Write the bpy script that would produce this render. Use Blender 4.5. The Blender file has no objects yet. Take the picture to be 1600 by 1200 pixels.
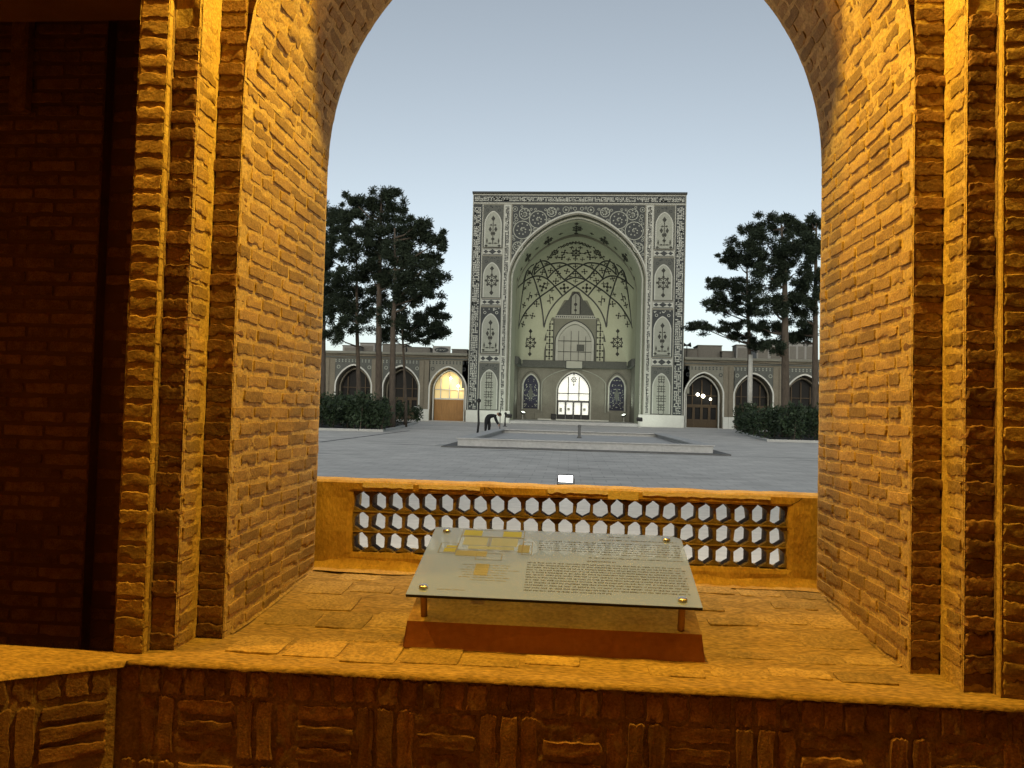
import bpy, math, random
import numpy as np
from mathutils import Matrix, Vector, noise as mnoise
R = math.radians
random.seed(7)
rng = np.random.default_rng(7)
S = bpy.context.scene
COL = S.collection

# ------------------------------------------------------------------ camera
EYE = Vector((0, 0, 1.35))
CAMROT = Matrix.Rotation(R(4.339), 3, 'Z') @ Matrix.Rotation(R(91.939), 3, 'X') @ Matrix.Rotation(R(1.5), 3, 'Z')
cam = bpy.data.objects.new('camera', bpy.data.cameras.new('camera'))
COL.objects.link(cam)
cam.matrix_world = Matrix.Translation(EYE) @ CAMROT.to_4x4()
cam.data.sensor_width = 36
cam.data.lens = 27.0
cam.data.clip_start = 0.05
cam.data.clip_end = 3000
S.camera = cam

# ------------------------------------------------------------------ sky, sun, exposure
SUN_EL, SUN_AZ = 22.0, 180.0
world = bpy.data.worlds.new('World')
S.world = world
world.use_nodes = True
wn = world.node_tree
wn.nodes.clear()
sky = wn.nodes.new('ShaderNodeTexSky')
sky.sky_type = 'NISHITA'
sky.sun_disc = False
sky.sun_elevation = R(SUN_EL)
sky.sun_rotation = R(SUN_AZ)
sky.altitude = 1100
sky.air_density = 1.0
sky.dust_density = 4.0
sky.ozone_density = 1.0
hs = wn.nodes.new('ShaderNodeHueSaturation')
hs.inputs['Saturation'].default_value = 0.49
bgn = wn.nodes.new('ShaderNodeBackground')
bgn.inputs['Strength'].default_value = 0.15
wo = wn.nodes.new('ShaderNodeOutputWorld')
wn.links.new(sky.outputs[0], hs.inputs['Color'])
tint = wn.nodes.new('ShaderNodeMix'); tint.data_type = 'RGBA'; tint.blend_type = 'MULTIPLY'; tint.inputs[0].default_value = 1.0
tint.inputs[7].default_value = (0.985, 1.0, 0.94, 1)
wn.links.new(hs.outputs[0], tint.inputs[6])
wn.links.new(tint.outputs[2], bgn.inputs['Color'])
wn.links.new(bgn.outputs[0], wo.inputs[0])
sun = bpy.data.objects.new('sun', bpy.data.lights.new('sun', 'SUN'))
COL.objects.link(sun)
sun.data.energy = 0.06
sun.data.angle = R(20)
sun.data.color = (1.0, 0.9, 0.8)
sd = Vector((math.sin(R(SUN_AZ)) * math.cos(R(SUN_EL)), math.cos(R(SUN_AZ)) * math.cos(R(SUN_EL)), math.sin(R(SUN_EL))))
sun.rotation_euler = sd.to_track_quat('Z', 'Y').to_euler()
S.view_settings.view_transform = 'Standard'
S.view_settings.look = 'None'
S.view_settings.exposure = 0.15
S.view_settings.gamma = 1.0
S.view_settings.use_curve_mapping = False
S.render.engine = 'CYCLES'
S.cycles.use_denoising = True
S.cycles.max_bounces = 6
S.cycles.diffuse_bounces = 3
S.cycles.sample_clamp_indirect = 4.0
S.cycles.caustics_reflective = False
S.cycles.caustics_refractive = False

# ------------------------------------------------------------------ helpers
def at(px, py, Y):
    """world point seen at photo pixel (1600 wide) on the vertical plane y = Y"""
    d = CAMROT @ Vector(((px - 800) / 1200, -(py - 600) / 1200, -1))
    return EYE + d * (Y / d.y)

def atz(px, py, Z):
    d = CAMROT @ Vector(((px - 800) / 1200, -(py - 600) / 1200, -1))
    return EYE + d * ((Z - EYE.z) / d.z)

def nz(x, y, z, s=1.0):
    return mnoise.noise(Vector((x * s, y * s, z * s)))

class MB:
    def __init__(s):
        s.v = []; s.f = []
    def add(s, verts, faces):
        o = len(s.v)
        s.v.extend([tuple(p) for p in verts])
        s.f.extend([tuple(i + o for i in f) for f in faces])
        return s
    def box(s, x0, x1, y0, y1, z0, z1):
        s.add([(x0,y0,z0),(x1,y0,z0),(x1,y1,z0),(x0,y1,z0),(x0,y0,z1),(x1,y0,z1),(x1,y1,z1),(x0,y1,z1)],
              [(0,3,2,1),(4,5,6,7),(0,1,5,4),(1,2,6,5),(2,3,7,6),(3,0,4,7)])
        return s
    def bbox(s, x0, x1, y0, y1, z0, z1, b=0.01):
        """box with chamfered edges"""
        xs = (x0, x0+b, x1-b, x1); ys = (y0, y0+b, y1-b, y1); zs = (z0, z0+b, z1-b, z1)
        V = {}; vs = []; fs = []
        def g(i, j, k):
            if (i, j, k) not in V:
                V[(i, j, k)] = len(vs); vs.append((xs[i], ys[j], zs[k]))
            return V[(i, j, k)]
        for a, o in ((0, 0), (3, 1)):
            q = [(a,1,1),(a,2,1),(a,2,2),(a,1,2)]
            fs.append([g(*p) for p in (q if o else q[::-1])])
            q = [(1,a,1),(1,a,2),(2,a,2),(2,a,1)]
            fs.append([g(*p) for p in (q if o else q[::-1])])
            q = [(1,1,a),(2,1,a),(2,2,a),(1,2,a)]
            fs.append([g(*p) for p in (q if o else q[::-1])])
        for a in (0, 3):
            for c in (0, 3):
                ia = 1 if a == 0 else 2; ic = 1 if c == 0 else 2
                fs.append([g(a,ic,1),g(a,ic,2),g(ia,c,2),g(ia,c,1)])
                fs.append([g(a,1,ic),g(a,2,ic),g(ia,2,c),g(ia,1,c)])
                fs.append([g(1,a,ic),g(2,a,ic),g(2,ia,c),g(1,ia,c)])
                for e in (0, 3):
                    ie = 1 if e == 0 else 2
                    fs.append([g(a,ic,ie),g(ia,c,ie),g(ia,ic,e)])
        s.add(vs, fs)
        return s
    def prism(s, poly, y0, y1):
        """polygon in x-z, extruded in y (front y0)"""
        n = len(poly)
        vs = [(p[0], y0, p[1]) for p in poly] + [(p[0], y1, p[1]) for p in poly]
        s.add(vs, [tuple(range(n)), tuple(range(2*n-1, n-1, -1))] + [(i, i+n, (i+1) % n + n, (i+1) % n) for i in range(n)])
        return s
    def tube(s, path, rad, n=8, cap=True):
        path = [Vector(p) for p in path]
        if not hasattr(rad, '__len__'): rad = [rad] * len(path)
        o = len(s.v); up = Vector((0.13, 0.21, 1))
        for i, p in enumerate(path):
            t = (path[min(i+1, len(path)-1)] - path[max(i-1, 0)]).normalized()
            a = t.cross(up)
            if a.length < 0.15: a = t.cross(Vector((1, 0.2, 0)))
            a.normalize(); b = t.cross(a)
            for k in range(n):
                w = 2 * math.pi * k / n
                s.v.append(tuple(p + (a * math.cos(w) + b * math.sin(w)) * rad[i]))
        for i in range(len(path) - 1):
            for k in range(n):
                s.f.append((o+i*n+k, o+i*n+(k+1) % n, o+(i+1)*n+(k+1) % n, o+(i+1)*n+k))
        if cap:
            s.f.append(tuple(o + k for k in range(n))[::-1])
            s.f.append(tuple(o + (len(path)-1)*n + k for k in range(n)))
        return s
    def lathe(s, prof, n=16, c=(0, 0, 0)):
        o = len(s.v)
        for r, z in prof:
            for k in range(n):
                w = 2 * math.pi * k / n
                s.v.append((c[0] + r*math.cos(w), c[1] + r*math.sin(w), c[2] + z))
        for i in range(len(prof) - 1):
            for k in range(n):
                s.f.append((o+i*n+k, o+i*n+(k+1) % n, o+(i+1)*n+(k+1) % n, o+(i+1)*n+k))
        s.f.append(tuple(o + k for k in range(n))[::-1])
        s.f.append(tuple(o + (len(prof)-1)*n + k for k in range(n)))
        return s
    def mesh(s, name, mat, smooth=False):
        m = bpy.data.meshes.new(name)
        m.from_pydata(s.v, [], s.f)
        if mat: m.materials.append(mat)
        if smooth: m.polygons.foreach_set('use_smooth', [True] * len(m.polygons))
        m.update()
        return m
    def build(s, name, mat, parent=None, smooth=False, loc=None):
        return link(name, s.mesh(name, mat, smooth), parent, loc)

def link(name, data, parent=None, loc=None):
    o = bpy.data.objects.new(name, data)
    COL.objects.link(o)
    if parent: o.parent = parent
    if loc is not None: o.location = loc
    return o

def tag(o, label=None, cat=None, group=None, kind=None):
    if label: o['label'] = label
    if cat: o['category'] = cat
    if group: o['group'] = group
    if kind: o['kind'] = kind
    return o

def thing(name, label, cat, loc=(0, 0, 0), group=None):
    o = bpy.data.objects.new(name, None)
    COL.objects.link(o)
    o.empty_display_size = 0.1
    o.location = loc
    return tag(o, label, cat, group)

# ------------------------------------------------------------------ materials
def mat(name, col, rough=0.85, col2=None, nscale=6.0, amt=0.5, bump=0.0, bscale=30.0, bdist=0.01, rand=0.0, metal=0.0, fine=0.0, spec=0.3, stretch=None):
    m = bpy.data.materials.new(name); m.use_nodes = True
    nt = m.node_tree; N = nt.nodes; L = nt.links
    p = N['Principled BSDF']
    p.inputs['Roughness'].default_value = rough
    p.inputs['Metallic'].default_value = metal
    p.inputs['Specular IOR Level'].default_value = spec
    tc = N.new('ShaderNodeTexCoord'); co = tc.outputs['Object']
    if rand:
        oi = N.new('ShaderNodeObjectInfo')
        ml = N.new('ShaderNodeMath'); ml.operation = 'MULTIPLY'; ml.inputs[1].default_value = 91.7
        L.new(oi.outputs['Random'], ml.inputs[0])
        va = N.new('ShaderNodeVectorMath'); va.operation = 'ADD'
        L.new(co, va.inputs[0]); L.new(ml.outputs[0], va.inputs[1]); co = va.outputs[0]
    if stretch:
        vm = N.new('ShaderNodeVectorMath'); vm.operation = 'MULTIPLY'; vm.inputs[1].default_value = stretch
        L.new(co, vm.inputs[0]); co = vm.outputs[0]
    n1 = N.new('ShaderNodeTexNoise'); n1.inputs['Scale'].default_value = nscale; n1.inputs['Detail'].default_value = 6; n1.inputs['Roughness'].default_value = 0.62
    L.new(co, n1.inputs['Vector'])
    mx = N.new('ShaderNodeMix'); mx.data_type = 'RGBA'
    c2 = col2 or tuple(c * 0.55 for c in col)
    mx.inputs[6].default_value = (*col, 1); mx.inputs[7].default_value = (*c2, 1)
    cr = N.new('ShaderNodeMapRange'); cr.inputs[1].default_value = 0.5 - 0.22; cr.inputs[2].default_value = 0.5 + 0.22
    cr.inputs[3].default_value = 0; cr.inputs[4].default_value = amt
    L.new(n1.outputs[0], cr.inputs[0]); L.new(cr.outputs[0], mx.inputs[0])
    out = mx.outputs[2]
    if fine:
        n3 = N.new('ShaderNodeTexNoise'); n3.inputs['Scale'].default_value = nscale * 9; n3.inputs['Detail'].default_value = 3
        L.new(co, n3.inputs['Vector'])
        mr = N.new('ShaderNodeMapRange'); mr.inputs[1].default_value = 0.3; mr.inputs[2].default_value = 0.7
        mr.inputs[3].default_value = 1 - fine; mr.inputs[4].default_value = 1 + fine * 0.6
        L.new(n3.outputs[0], mr.inputs[0])
        h = N.new('ShaderNodeHueSaturation'); L.new(out, h.inputs['Color']); L.new(mr.outputs[0], h.inputs['Value']); out = h.outputs[0]
    if rand:
        mr = N.new('ShaderNodeMapRange'); mr.inputs[3].default_value = 1 - rand; mr.inputs[4].default_value = 1 + rand * 0.7
        L.new(oi.outputs['Random'], mr.inputs[0])
        h = N.new('ShaderNodeHueSaturation'); L.new(out, h.inputs['Color']); L.new(mr.outputs[0], h.inputs['Value']); out = h.outputs[0]
    L.new(out, p.inputs['Base Color'])
    if bump:
        n2 = N.new('ShaderNodeTexNoise'); n2.inputs['Scale'].default_value = bscale; n2.inputs['Detail'].default_value = 7; n2.inputs['Roughness'].default_value = 0.65
        L.new(co, n2.inputs['Vector'])
        b = N.new('ShaderNodeBump'); b.inputs['Strength'].default_value = bump; b.inputs['Distance'].default_value = bdist
        L.new(n2.outputs[0], b.inputs['Height']); L.new(b.outputs[0], p.inputs['Normal'])
    return m

def emit(name, col, strength):
    m = bpy.data.materials.new(name); m.use_nodes = True
    p = m.node_tree.nodes['Principled BSDF']
    p.inputs['Base Color'].default_value = (*col, 1)
    p.inputs['Emission Color'].default_value = (*col, 1)
    p.inputs['Emission Strength'].default_value = strength
    return m

def glass(name, tint=(0.8, 0.85, 0.85), alpha=0.35, rough=0.08, spec=0.5):
    m = bpy.data.materials.new(name); m.use_nodes = True
    nt = m.node_tree; p = nt.nodes['Principled BSDF']
    p.inputs['Base Color'].default_value = (*tint, 1); p.inputs['Roughness'].default_value = rough
    p.inputs['Specular IOR Level'].default_value = spec
    tr = nt.nodes.new('ShaderNodeBsdfTransparent'); tr.inputs[0].default_value = (0.95, 0.97, 0.96, 1)
    mix = nt.nodes.new('ShaderNodeMixShader'); mix.inputs[0].default_value = alpha
    nt.links.new(tr.outputs[0], mix.inputs[1]); nt.links.new(p.outputs[0], mix.inputs[2])
    nt.links.new(mix.outputs[0], nt.nodes['Material Output'].inputs[0])
    return m

M = dict(
    brick=mat('brick_buff', (0.40, 0.265, 0.115), 0.92, (0.26, 0.155, 0.06), 14, 0.9, 0.9, 80, 0.006, rand=0.30, fine=0.3),
    brick_red=mat('brick_russet', (0.30, 0.165, 0.085), 0.95, (0.15, 0.075, 0.035), 14, 0.9, 1.0, 80, 0.007, rand=0.35, fine=0.3),  # also carries the shade of the viewer-facing pier edges in its colour
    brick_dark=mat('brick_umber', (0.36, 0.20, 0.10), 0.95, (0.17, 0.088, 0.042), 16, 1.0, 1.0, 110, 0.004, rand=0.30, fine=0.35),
    mortar=mat('mortar', (0.54, 0.385, 0.17), 0.95, (0.40, 0.26, 0.10), 8, 0.9, 0.9, 60, 0.008, fine=0.3),
    mortar_dark=mat('mortar_grimy', (0.36, 0.24, 0.135), 0.95, (0.17, 0.105, 0.06), 9, 1.0, 1.0, 55, 0.01, fine=0.3),
    plaster=mat('ochre_plaster', (0.50, 0.315, 0.10), 0.92, (0.31, 0.165, 0.045), 6, 0.85, 0.9, 35, 0.008, fine=0.22, stretch=(1.6, 1, 0.8)),
    plaster_pale=mat('pale_plaster', (0.58, 0.45, 0.28), 0.95, (0.45, 0.32, 0.18), 7, 0.8, 0.8, 60, 0.006),
    floor=mat('niche_floor', (0.40, 0.265, 0.11), 0.93, (0.23, 0.142, 0.055), 9, 0.9, 0.9, 60, 0.006, fine=0.5, stretch=(0.45, 1.3, 1)),
    paving=mat('niche_paving', (0.42, 0.285, 0.125), 0.93, (0.25, 0.16, 0.065), 9, 0.9, 0.8, 50, 0.005, rand=0.28, fine=0.4),
    lattice=mat('lattice_clay', (0.24, 0.165, 0.09), 0.95, (0.08, 0.052, 0.03), 22, 0.9, 0.9, 60, 0.006, rand=0.3, fine=0.3),
    slab=mat('lattice_slab', (0.40, 0.27, 0.12), 0.95, (0.17, 0.105, 0.05), 14, 0.9, 0.9, 60, 0.006, rand=0.2),
    plinth=mat('plinth_red', (0.40, 0.17, 0.085), 0.9, (0.28, 0.105, 0.05), 4, 0.8, 0.4, 30, 0.004, fine=0.12),
    plinth_top_lit=mat('plinth_top_lit', (0.66, 0.47, 0.19), 0.9, (0.46, 0.29, 0.11), 7, 0.9, 0.7, 40, 0.005, fine=0.25),  # paler and yellower than the body: lamplight on the top put into colour
    steel=mat('brushed_steel', (0.62, 0.61, 0.58), 0.32, None, 30, 0.3, metal=1.0),
    bronze=mat('bronze_tube', (0.30, 0.17, 0.09), 0.45, None, 20, 0.3, metal=0.7),
    ink=mat('print_ink', (0.045, 0.042, 0.04), 0.6),
    ink_grey=mat('print_grey', (0.17, 0.16, 0.145), 0.6),
    print_yellow=mat('print_yellow', (0.27, 0.29, 0.10), 0.6),
    print_white=mat('print_pale', (0.26, 0.31, 0.46), 0.6),
    print_tan=mat('print_tan', (0.22, 0.23, 0.25), 0.6),
    ground=None,
    concrete=mat('pool_stone', (0.46, 0.455, 0.44), 0.9, (0.36, 0.36, 0.35), 1.2, 0.8, 0.4, 12, 0.01, fine=0.12),
    concrete_dark=mat('pool_stone_wet', (0.15, 0.15, 0.145), 0.85, (0.08, 0.08, 0.078), 2, 0.9, 0.4, 12, 0.01),
    kerb=mat('kerb_stone', (0.42, 0.42, 0.40), 0.9, None, 2, 0.4),
    whitestone=mat('pale_marble', (0.56, 0.565, 0.52), 0.7, (0.45, 0.455, 0.42), 0.9, 0.7, fine=0.06),
    facade=mat('facade_brick', (0.20, 0.195, 0.16), 0.9, (0.14, 0.138, 0.115), 1.5, 0.7, 0.3, 8, 0.03, fine=0.12),
    wingbrick=mat('wing_brick', (0.185, 0.165, 0.125), 0.9, (0.13, 0.115, 0.088), 1.0, 0.7, 0.3, 8, 0.03, fine=0.12),
    tile_dark=mat('tile_navy', (0.040, 0.045, 0.048), 0.6, (0.07, 0.074, 0.072), 3, 0.7, fine=0.25, spec=0.1),
    tile_mid=mat('tile_grey', (0.115, 0.12, 0.108), 0.7, (0.07, 0.075, 0.07), 8, 0.8, fine=0.25, spec=0.1),
    tile_panel=mat('tile_panel', (0.285, 0.30, 0.255), 0.7, (0.22, 0.23, 0.20), 3, 0.7, fine=0.1),
    tile_white=mat('tile_white', (0.42, 0.43, 0.385), 0.7, (0.30, 0.31, 0.28), 2, 0.7),
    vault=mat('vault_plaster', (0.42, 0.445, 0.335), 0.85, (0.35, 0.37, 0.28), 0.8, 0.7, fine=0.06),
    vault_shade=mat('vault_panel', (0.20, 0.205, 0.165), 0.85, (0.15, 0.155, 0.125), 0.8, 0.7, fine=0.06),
    motif=mat('motif_tile', (0.018, 0.02, 0.02), 0.7, (0.07, 0.07, 0.055), 5, 0.7),
    motif_blue=mat('motif_blue', (0.012, 0.013, 0.03), 0.6, (0.02, 0.022, 0.045), 6, 0.7),
    rib=mat('rib_tile', (0.03, 0.034, 0.032), 0.5),
    wood=mat('door_wood', (0.32, 0.17, 0.055), 0.55, (0.20, 0.10, 0.03), 3, 0.8, stretch=(4, 4, 0.5)),
    wood_dark=mat('door_wood_dark', (0.075, 0.05, 0.025), 0.6, (0.045, 0.03, 0.015), 3, 0.8, stretch=(4, 4, 0.5)),
    iron=mat('dark_iron', (0.02, 0.02, 0.02), 0.5, metal=0.3),
    black=mat('interior_dark', (0.02, 0.018, 0.015), 0.9),
    darkglass=mat('dark_glass', (0.010, 0.010, 0.010), 0.45, spec=0.12),
    paleglass=mat('pale_glass', (0.30, 0.315, 0.27), 0.4, (0.24, 0.25, 0.215), 0.7, 0.7),
    roofwall=mat('roof_wall', (0.15, 0.142, 0.125), 0.9, (0.16, 0.15, 0.13), 0.8, 0.8, fine=0.1),
    rooflight=mat('roof_panel', (0.27, 0.265, 0.25), 0.8, (0.20, 0.197, 0.185), 0.6, 0.7),
    bark=mat('pine_bark', (0.10, 0.08, 0.062), 0.95, (0.045, 0.036, 0.028), 5, 0.9, 1.0, 8, 0.05, stretch=(1, 1, 0.4)),
    limewash=mat('limewash', (0.6, 0.6, 0.56), 0.9, (0.35, 0.34, 0.3), 2, 0.8),
    needle=mat('pine_needles', (0.030, 0.044, 0.026), 0.8, (0.013, 0.02, 0.012), 0.9, 1.0, fine=0.3, spec=0.2),
    leaf=mat('hedge_leaf', (0.036, 0.060, 0.026), 0.6, (0.012, 0.022, 0.010), 1.2, 1.0, fine=0.4, spec=0.3),
    cloth=mat('dark_cloth', (0.016, 0.016, 0.018), 0.9),
    skin=mat('skin', (0.32, 0.18, 0.12), 0.6),
    hair=mat('hair', (0.015, 0.012, 0.01), 0.7),
    lamp_box=mat('lamp_housing', (0.05, 0.05, 0.05), 0.5),
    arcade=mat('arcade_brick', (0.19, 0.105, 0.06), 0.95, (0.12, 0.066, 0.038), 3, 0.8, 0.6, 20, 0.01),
)
E_door = emit('lit_interior', (1.0, 1.0, 0.90), 0.55)
E_warm = emit('lit_warm', (1.0, 0.86, 0.5), 3.0)
E_lamp = emit('lit_bulb', (1.0, 0.93, 0.72), 9.0)
E_led = emit('led_face', (1.0, 1.0, 0.97), 6.0)
G_acr = glass('acrylic_sheet', (0.30, 0.40, 0.85), 0.63, 0.10, 1.0)
G_acr.node_tree.nodes['Principled BSDF'].inputs['Coat Weight'].default_value = 1.0
G_acr.node_tree.nodes['Principled BSDF'].inputs['Coat Roughness'].default_value = 0.06
G_acr.node_tree.nodes['Principled BSDF'].inputs['Coat IOR'].default_value = 2.3

# courtyard paving
def ground_mat():
    m = mat('courtyard_paving', (0.60, 0.575, 0.53), 0.88, (0.47, 0.455, 0.425), 0.16, 0.9, 0.25, 3, 0.01, fine=0.14, spec=0.25)
    nt = m.node_tree; N = nt.nodes; L = nt.links; p = N['Principled BSDF']
    src = p.inputs['Base Color'].links[0].from_socket
    tc = N.new('ShaderNodeTexCoord')
    bt = N.new('ShaderNodeTexBrick'); bt.inputs['Scale'].default_value = 1.0
    bt.inputs['Brick Width'].default_value = 0.5; bt.inputs['Row Height'].default_value = 0.5; bt.inputs['Mortar Size'].default_value = 0.012
    bt.inputs['Color1'].default_value = (1, 1, 1, 1); bt.inputs['Color2'].default_value = (0.86, 0.86, 0.86, 1); bt.inputs['Mortar'].default_value = (0.62, 0.62, 0.62, 1)
    L.new(tc.outputs['Object'], bt.inputs['Vector'])
    n = N.new('ShaderNodeTexNoise'); n.inputs['Scale'].default_value = 0.45; n.inputs['Detail'].default_value = 5; n.inputs['Distortion'].default_value = 1.5
    vm = N.new('ShaderNodeVectorMath'); vm.operation = 'MULTIPLY'; vm.inputs[1].default_value = (0.25, 1, 1)
    L.new(tc.outputs['Object'], vm.inputs[0]); L.new(vm.outputs[0], n.inputs['Vector'])
    mr = N.new('ShaderNodeMapRange'); mr.inputs[1].default_value = 0.56; mr.inputs[2].default_value = 0.72; mr.inputs[3].default_value = 1.0; mr.inputs[4].default_value = 0.60
    L.new(n.outputs[0], mr.inputs[0])
    a = N.new('ShaderNodeMix'); a.data_type = 'RGBA'; a.blend_type = 'MULTIPLY'; a.inputs[0].default_value = 0.7
    L.new(src, a.inputs[6]); L.new(bt.outputs[0], a.inputs[7])
    h = N.new('ShaderNodeHueSaturation'); L.new(a.outputs[2], h.inputs['Color']); L.new(mr.outputs[0], h.inputs['Value'])
    L.new(h.outputs[0], p.inputs['Base Color'])
    return m
M['ground'] = ground_mat()

# ------------------------------------------------------------------ arch curves
def arch_pts(hw, spring, apex, n=24, e=1.75, pt=0.08):
    """pointed arch, left springing to right springing, (x, z)"""
    out = []
    for i in range(n + 1):
        a = math.pi / 2 * i / n
        c, s_ = math.cos(a), math.sin(a)
        x = c ** (2 / e); z = s_ ** (2 / e)
        z = (1 - pt) * z + pt * (1 - x)
        out.append((-hw * x, spring + (apex - spring) * z))
    return out + [(-x, z) for x, z in out[-2::-1]]

def arch_wall(mb, x0, x1, z0, z1, hw, spring, apex, y0, y1, cx=0.0, n=24, reveal=True):
    """wall slab x0..x1, z0..z1 with an arched opening from z0 (about cx)"""
    ap = [(cx + x, z) for x, z in arch_pts(hw, spring, apex, n)]
    for y, fl in ((y0, 0), (y1, 1)):
        def q(a, b, c, d):
            f = [(a[0], y, a[1]), (b[0], y, b[1]), (c[0], y, c[1]), (d[0], y, d[1])]
            mb.add(f, [(3, 2, 1, 0) if fl else (0, 1, 2, 3)])
        q((x0, z0), (cx-hw, z0), (cx-hw, spring), (x0, spring))
        q((x0, spring), (cx-hw, spring), (cx-hw, z1), (x0, z1))
        q((cx+hw, z0), (x1, z0), (x1, spring), (cx+hw, spring))
        q((cx+hw, spring), (x1, spring), (x1, z1), (cx+hw, z1))
        for a, b in zip(ap[:-1], ap[1:]):
            q(a, b, (b[0], z1), (a[0], z1))
    if reveal:
        path = [(cx-hw, z0)] + ap + [(cx+hw, z0)]
        for a, b in zip(path[:-1], path[1:]):
            mb.add([(a[0], y0, a[1]), (a[0], y1, a[1]), (b[0], y1, b[1]), (b[0], y0, b[1])], [(0, 1, 2, 3)])
    for xa in (x0, x1):
        mb.add([(xa, y0, z0), (xa, y1, z0), (xa, y1, z1), (xa, y0, z1)], [(0, 3, 2, 1) if xa == x0 else (0, 1, 2, 3)])
    mb.add([(x0, y0, z1), (x1, y0, z1), (x1, y1, z1), (x0, y1, z1)], [(0, 1, 2, 3)])
    return mb

def arch_strip(mb, hw, z0, spring, apex, w, y0, y1, cx=0.0, n=20, inner=True):
    """moulding of width w round an arch (outside it)"""
    A = [(-hw, z0)] + arch_pts(hw, spring, apex, n) + [(hw, z0)]
    B = [(-hw-w, z0)] + arch_pts(hw + w, spring, apex + w * 1.1, n) + [(hw + w, z0)]
    for i in range(len(A) - 1):
        a, b, c, d = A[i], A[i+1], B[i+1], B[i]
        vs = [(cx+p[0], y, p[1]) for y in (y0, y1) for p in (a, b, c, d)]
        mb.add(vs, [(0, 1, 2, 3), (0, 4, 5, 1), (2, 6, 7, 3), (7, 6, 5, 4)])
    return mb

def arch_fill(mb, hw, z0, spring, apex, y0, y1, cx=0.0, n=16):
    p = [(cx-hw, z0), (cx+hw, z0)] + [(cx + x, z) for x, z in arch_pts(hw, spring, apex, n)[::-1]]
    q = []
    for a in p:
        if not q or abs(a[0]-q[-1][0]) + abs(a[1]-q[-1][1]) > 1e-6: q.append(a)
    return mb.prism(q, y0, y1)

# ------------------------------------------------------------------ rough bricks
def brick_mesh(name, l, h, d, m, seed, rough=0.004, cham=0.003, nx=8, nzz=4):
    """local: x along length, -y is the visible face (y=0 plane), z up; centred in x and z.
    A slightly uneven face, a chipped narrow arris and plain sides; hard edges between them."""
    r = random.Random(seed)
    mb = MB(); idx = {}
    bev = max(0.0016, cham * 0.6)
    tx, tz = r.uniform(-1, 1) * 0.012, r.uniform(-1, 1) * 0.02
    chips = [(r.randrange(nx + 1), r.choice((0, nzz)), r.uniform(0.002, 0.007)) for _ in range(r.choice((0, 1, 1, 2, 3)))]
    outer = {}
    for i in range(nx + 1):
        for k in range(nzz + 1):
            ex = i in (0, nx); ez = k in (0, nzz)
            x = -l/2 + bev + (l - 2*bev) * i / nx; z = -h/2 + bev + (h - 2*bev) * k / nzz
            x += r.uniform(-1, 1) * (rough * 0.45 if ex else l / nx * 0.2)
            z += r.uniform(-1, 1) * (rough * 0.42 if ez else h / nzz * 0.15)
            y = r.uniform(-1, 1) * rough * 0.16 + x * tx + z * tz
            for (ci, ck, cd) in chips:
                if abs(ci - i) <= 1 and ck == k: z *= 1 - cd / (h / 2); y += cd * 0.5
            if ex and ez: x *= 1 - r.uniform(0, 0.04); z *= 1 - r.uniform(0, 0.10)
            idx[i, k] = len(mb.v); mb.v.append((x, y, z))
    for i in range(nx):
        for k in range(nzz):
            mb.f.append((idx[i, k], idx[i+1, k], idx[i+1, k+1], idx[i, k+1]))
    nface = len(mb.f)
    ring = [(i, 0) for i in range(nx)] + [(nx, k) for k in range(nzz)] + [(i, nzz) for i in range(nx, 0, -1)] + [(0, k) for k in range(nzz, 0, -1)]
    n = len(ring); o = len(mb.v)
    for a in ring: mb.v.append(mb.v[idx[a]])                      # own copy: hard edge
    for a in ring:
        x, y, z = mb.v[idx[a]]
        bx = bev * r.uniform(0.6, 1.3)
        mb.v.append((x + (bx if a[0] == nx else -bx if a[0] == 0 else 0), y + bev * r.uniform(0.6, 1.5), z + (bx if a[1] == nzz else -bx if a[1] == 0 else 0)))
    for j in range(n): mb.v.append((mb.v[o + n + j][0], d, mb.v[o + n + j][2]))
    for j in range(n):
        q = (j + 1) % n
        mb.f.append((o + j, o + n + j, o + n + q, o + q))
        mb.f.append((o + n + j, o + 2*n + j, o + 2*n + q, o + n + q))
    mb.f.append(tuple(o + 2*n + j for j in range(n)))
    me = mb.mesh(name, m, smooth=False)
    me.polygons.foreach_set('use_smooth', [k < nface for k in range(len(me.polygons))])
    return me

BR = {}
def brick(parent, pos, face, l, h, d, m, rough=0.004, cham=0.003, name='brick', nvar=9):
    """face: 'front' (-y), 'east' (+x), 'west' (-x), 'top' (+z) or an angle about z"""
    key = (round(l, 2), round(h, 3), round(d, 2), m.name, rough)
    v = random.randrange(nvar)
    if (key, v) not in BR:
        BR[(key, v)] = brick_mesh('brick', l, h, d, m, hash((round(l*1000), round(h*1000), v)) % 99991, rough, cham)
    o = link(name, BR[(key, v)], parent)
    j = lambda s_: random.uniform(-s_, s_)
    rot = {'front': (0, 0, 0), 'east': (0, 0, R(90)), 'west': (0, 0, R(-90)), 'top': (R(-90), 0, 0)}.get(face)
    if rot is None: rot = (0, 0, face)
    if face == 'top': rot = (R(-90) + j(0.01), 0, j(0.02))
    else: rot = (rot[0] + j(0.015), j(0.018), rot[2] + j(0.012))
    o.rotation_euler = rot
    o.location = pos
    return o

def rough_grid(mb, P, nu, nv, amp, sc, normal):
    """patch P(u,v)->point, pushed along normal by noise"""
    o = len(mb.v)
    for i in range(nu + 1):
        for k in range(nv + 1):
            p = Vector(P(i / nu, k / nv))
            a = amp * (nz(*p, sc) + 0.5 * nz(*p, sc * 2.7))
            if i in (0, nu) or k in (0, nv): a *= 0.3
            mb.v.append(tuple(p + Vector(normal) * a))
    for i in range(nu):
        for k in range(nv):
            a = o + i * (nv + 1) + k
            mb.f.append((a, a + nv + 1, a + nv + 2, a + 1))

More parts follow.
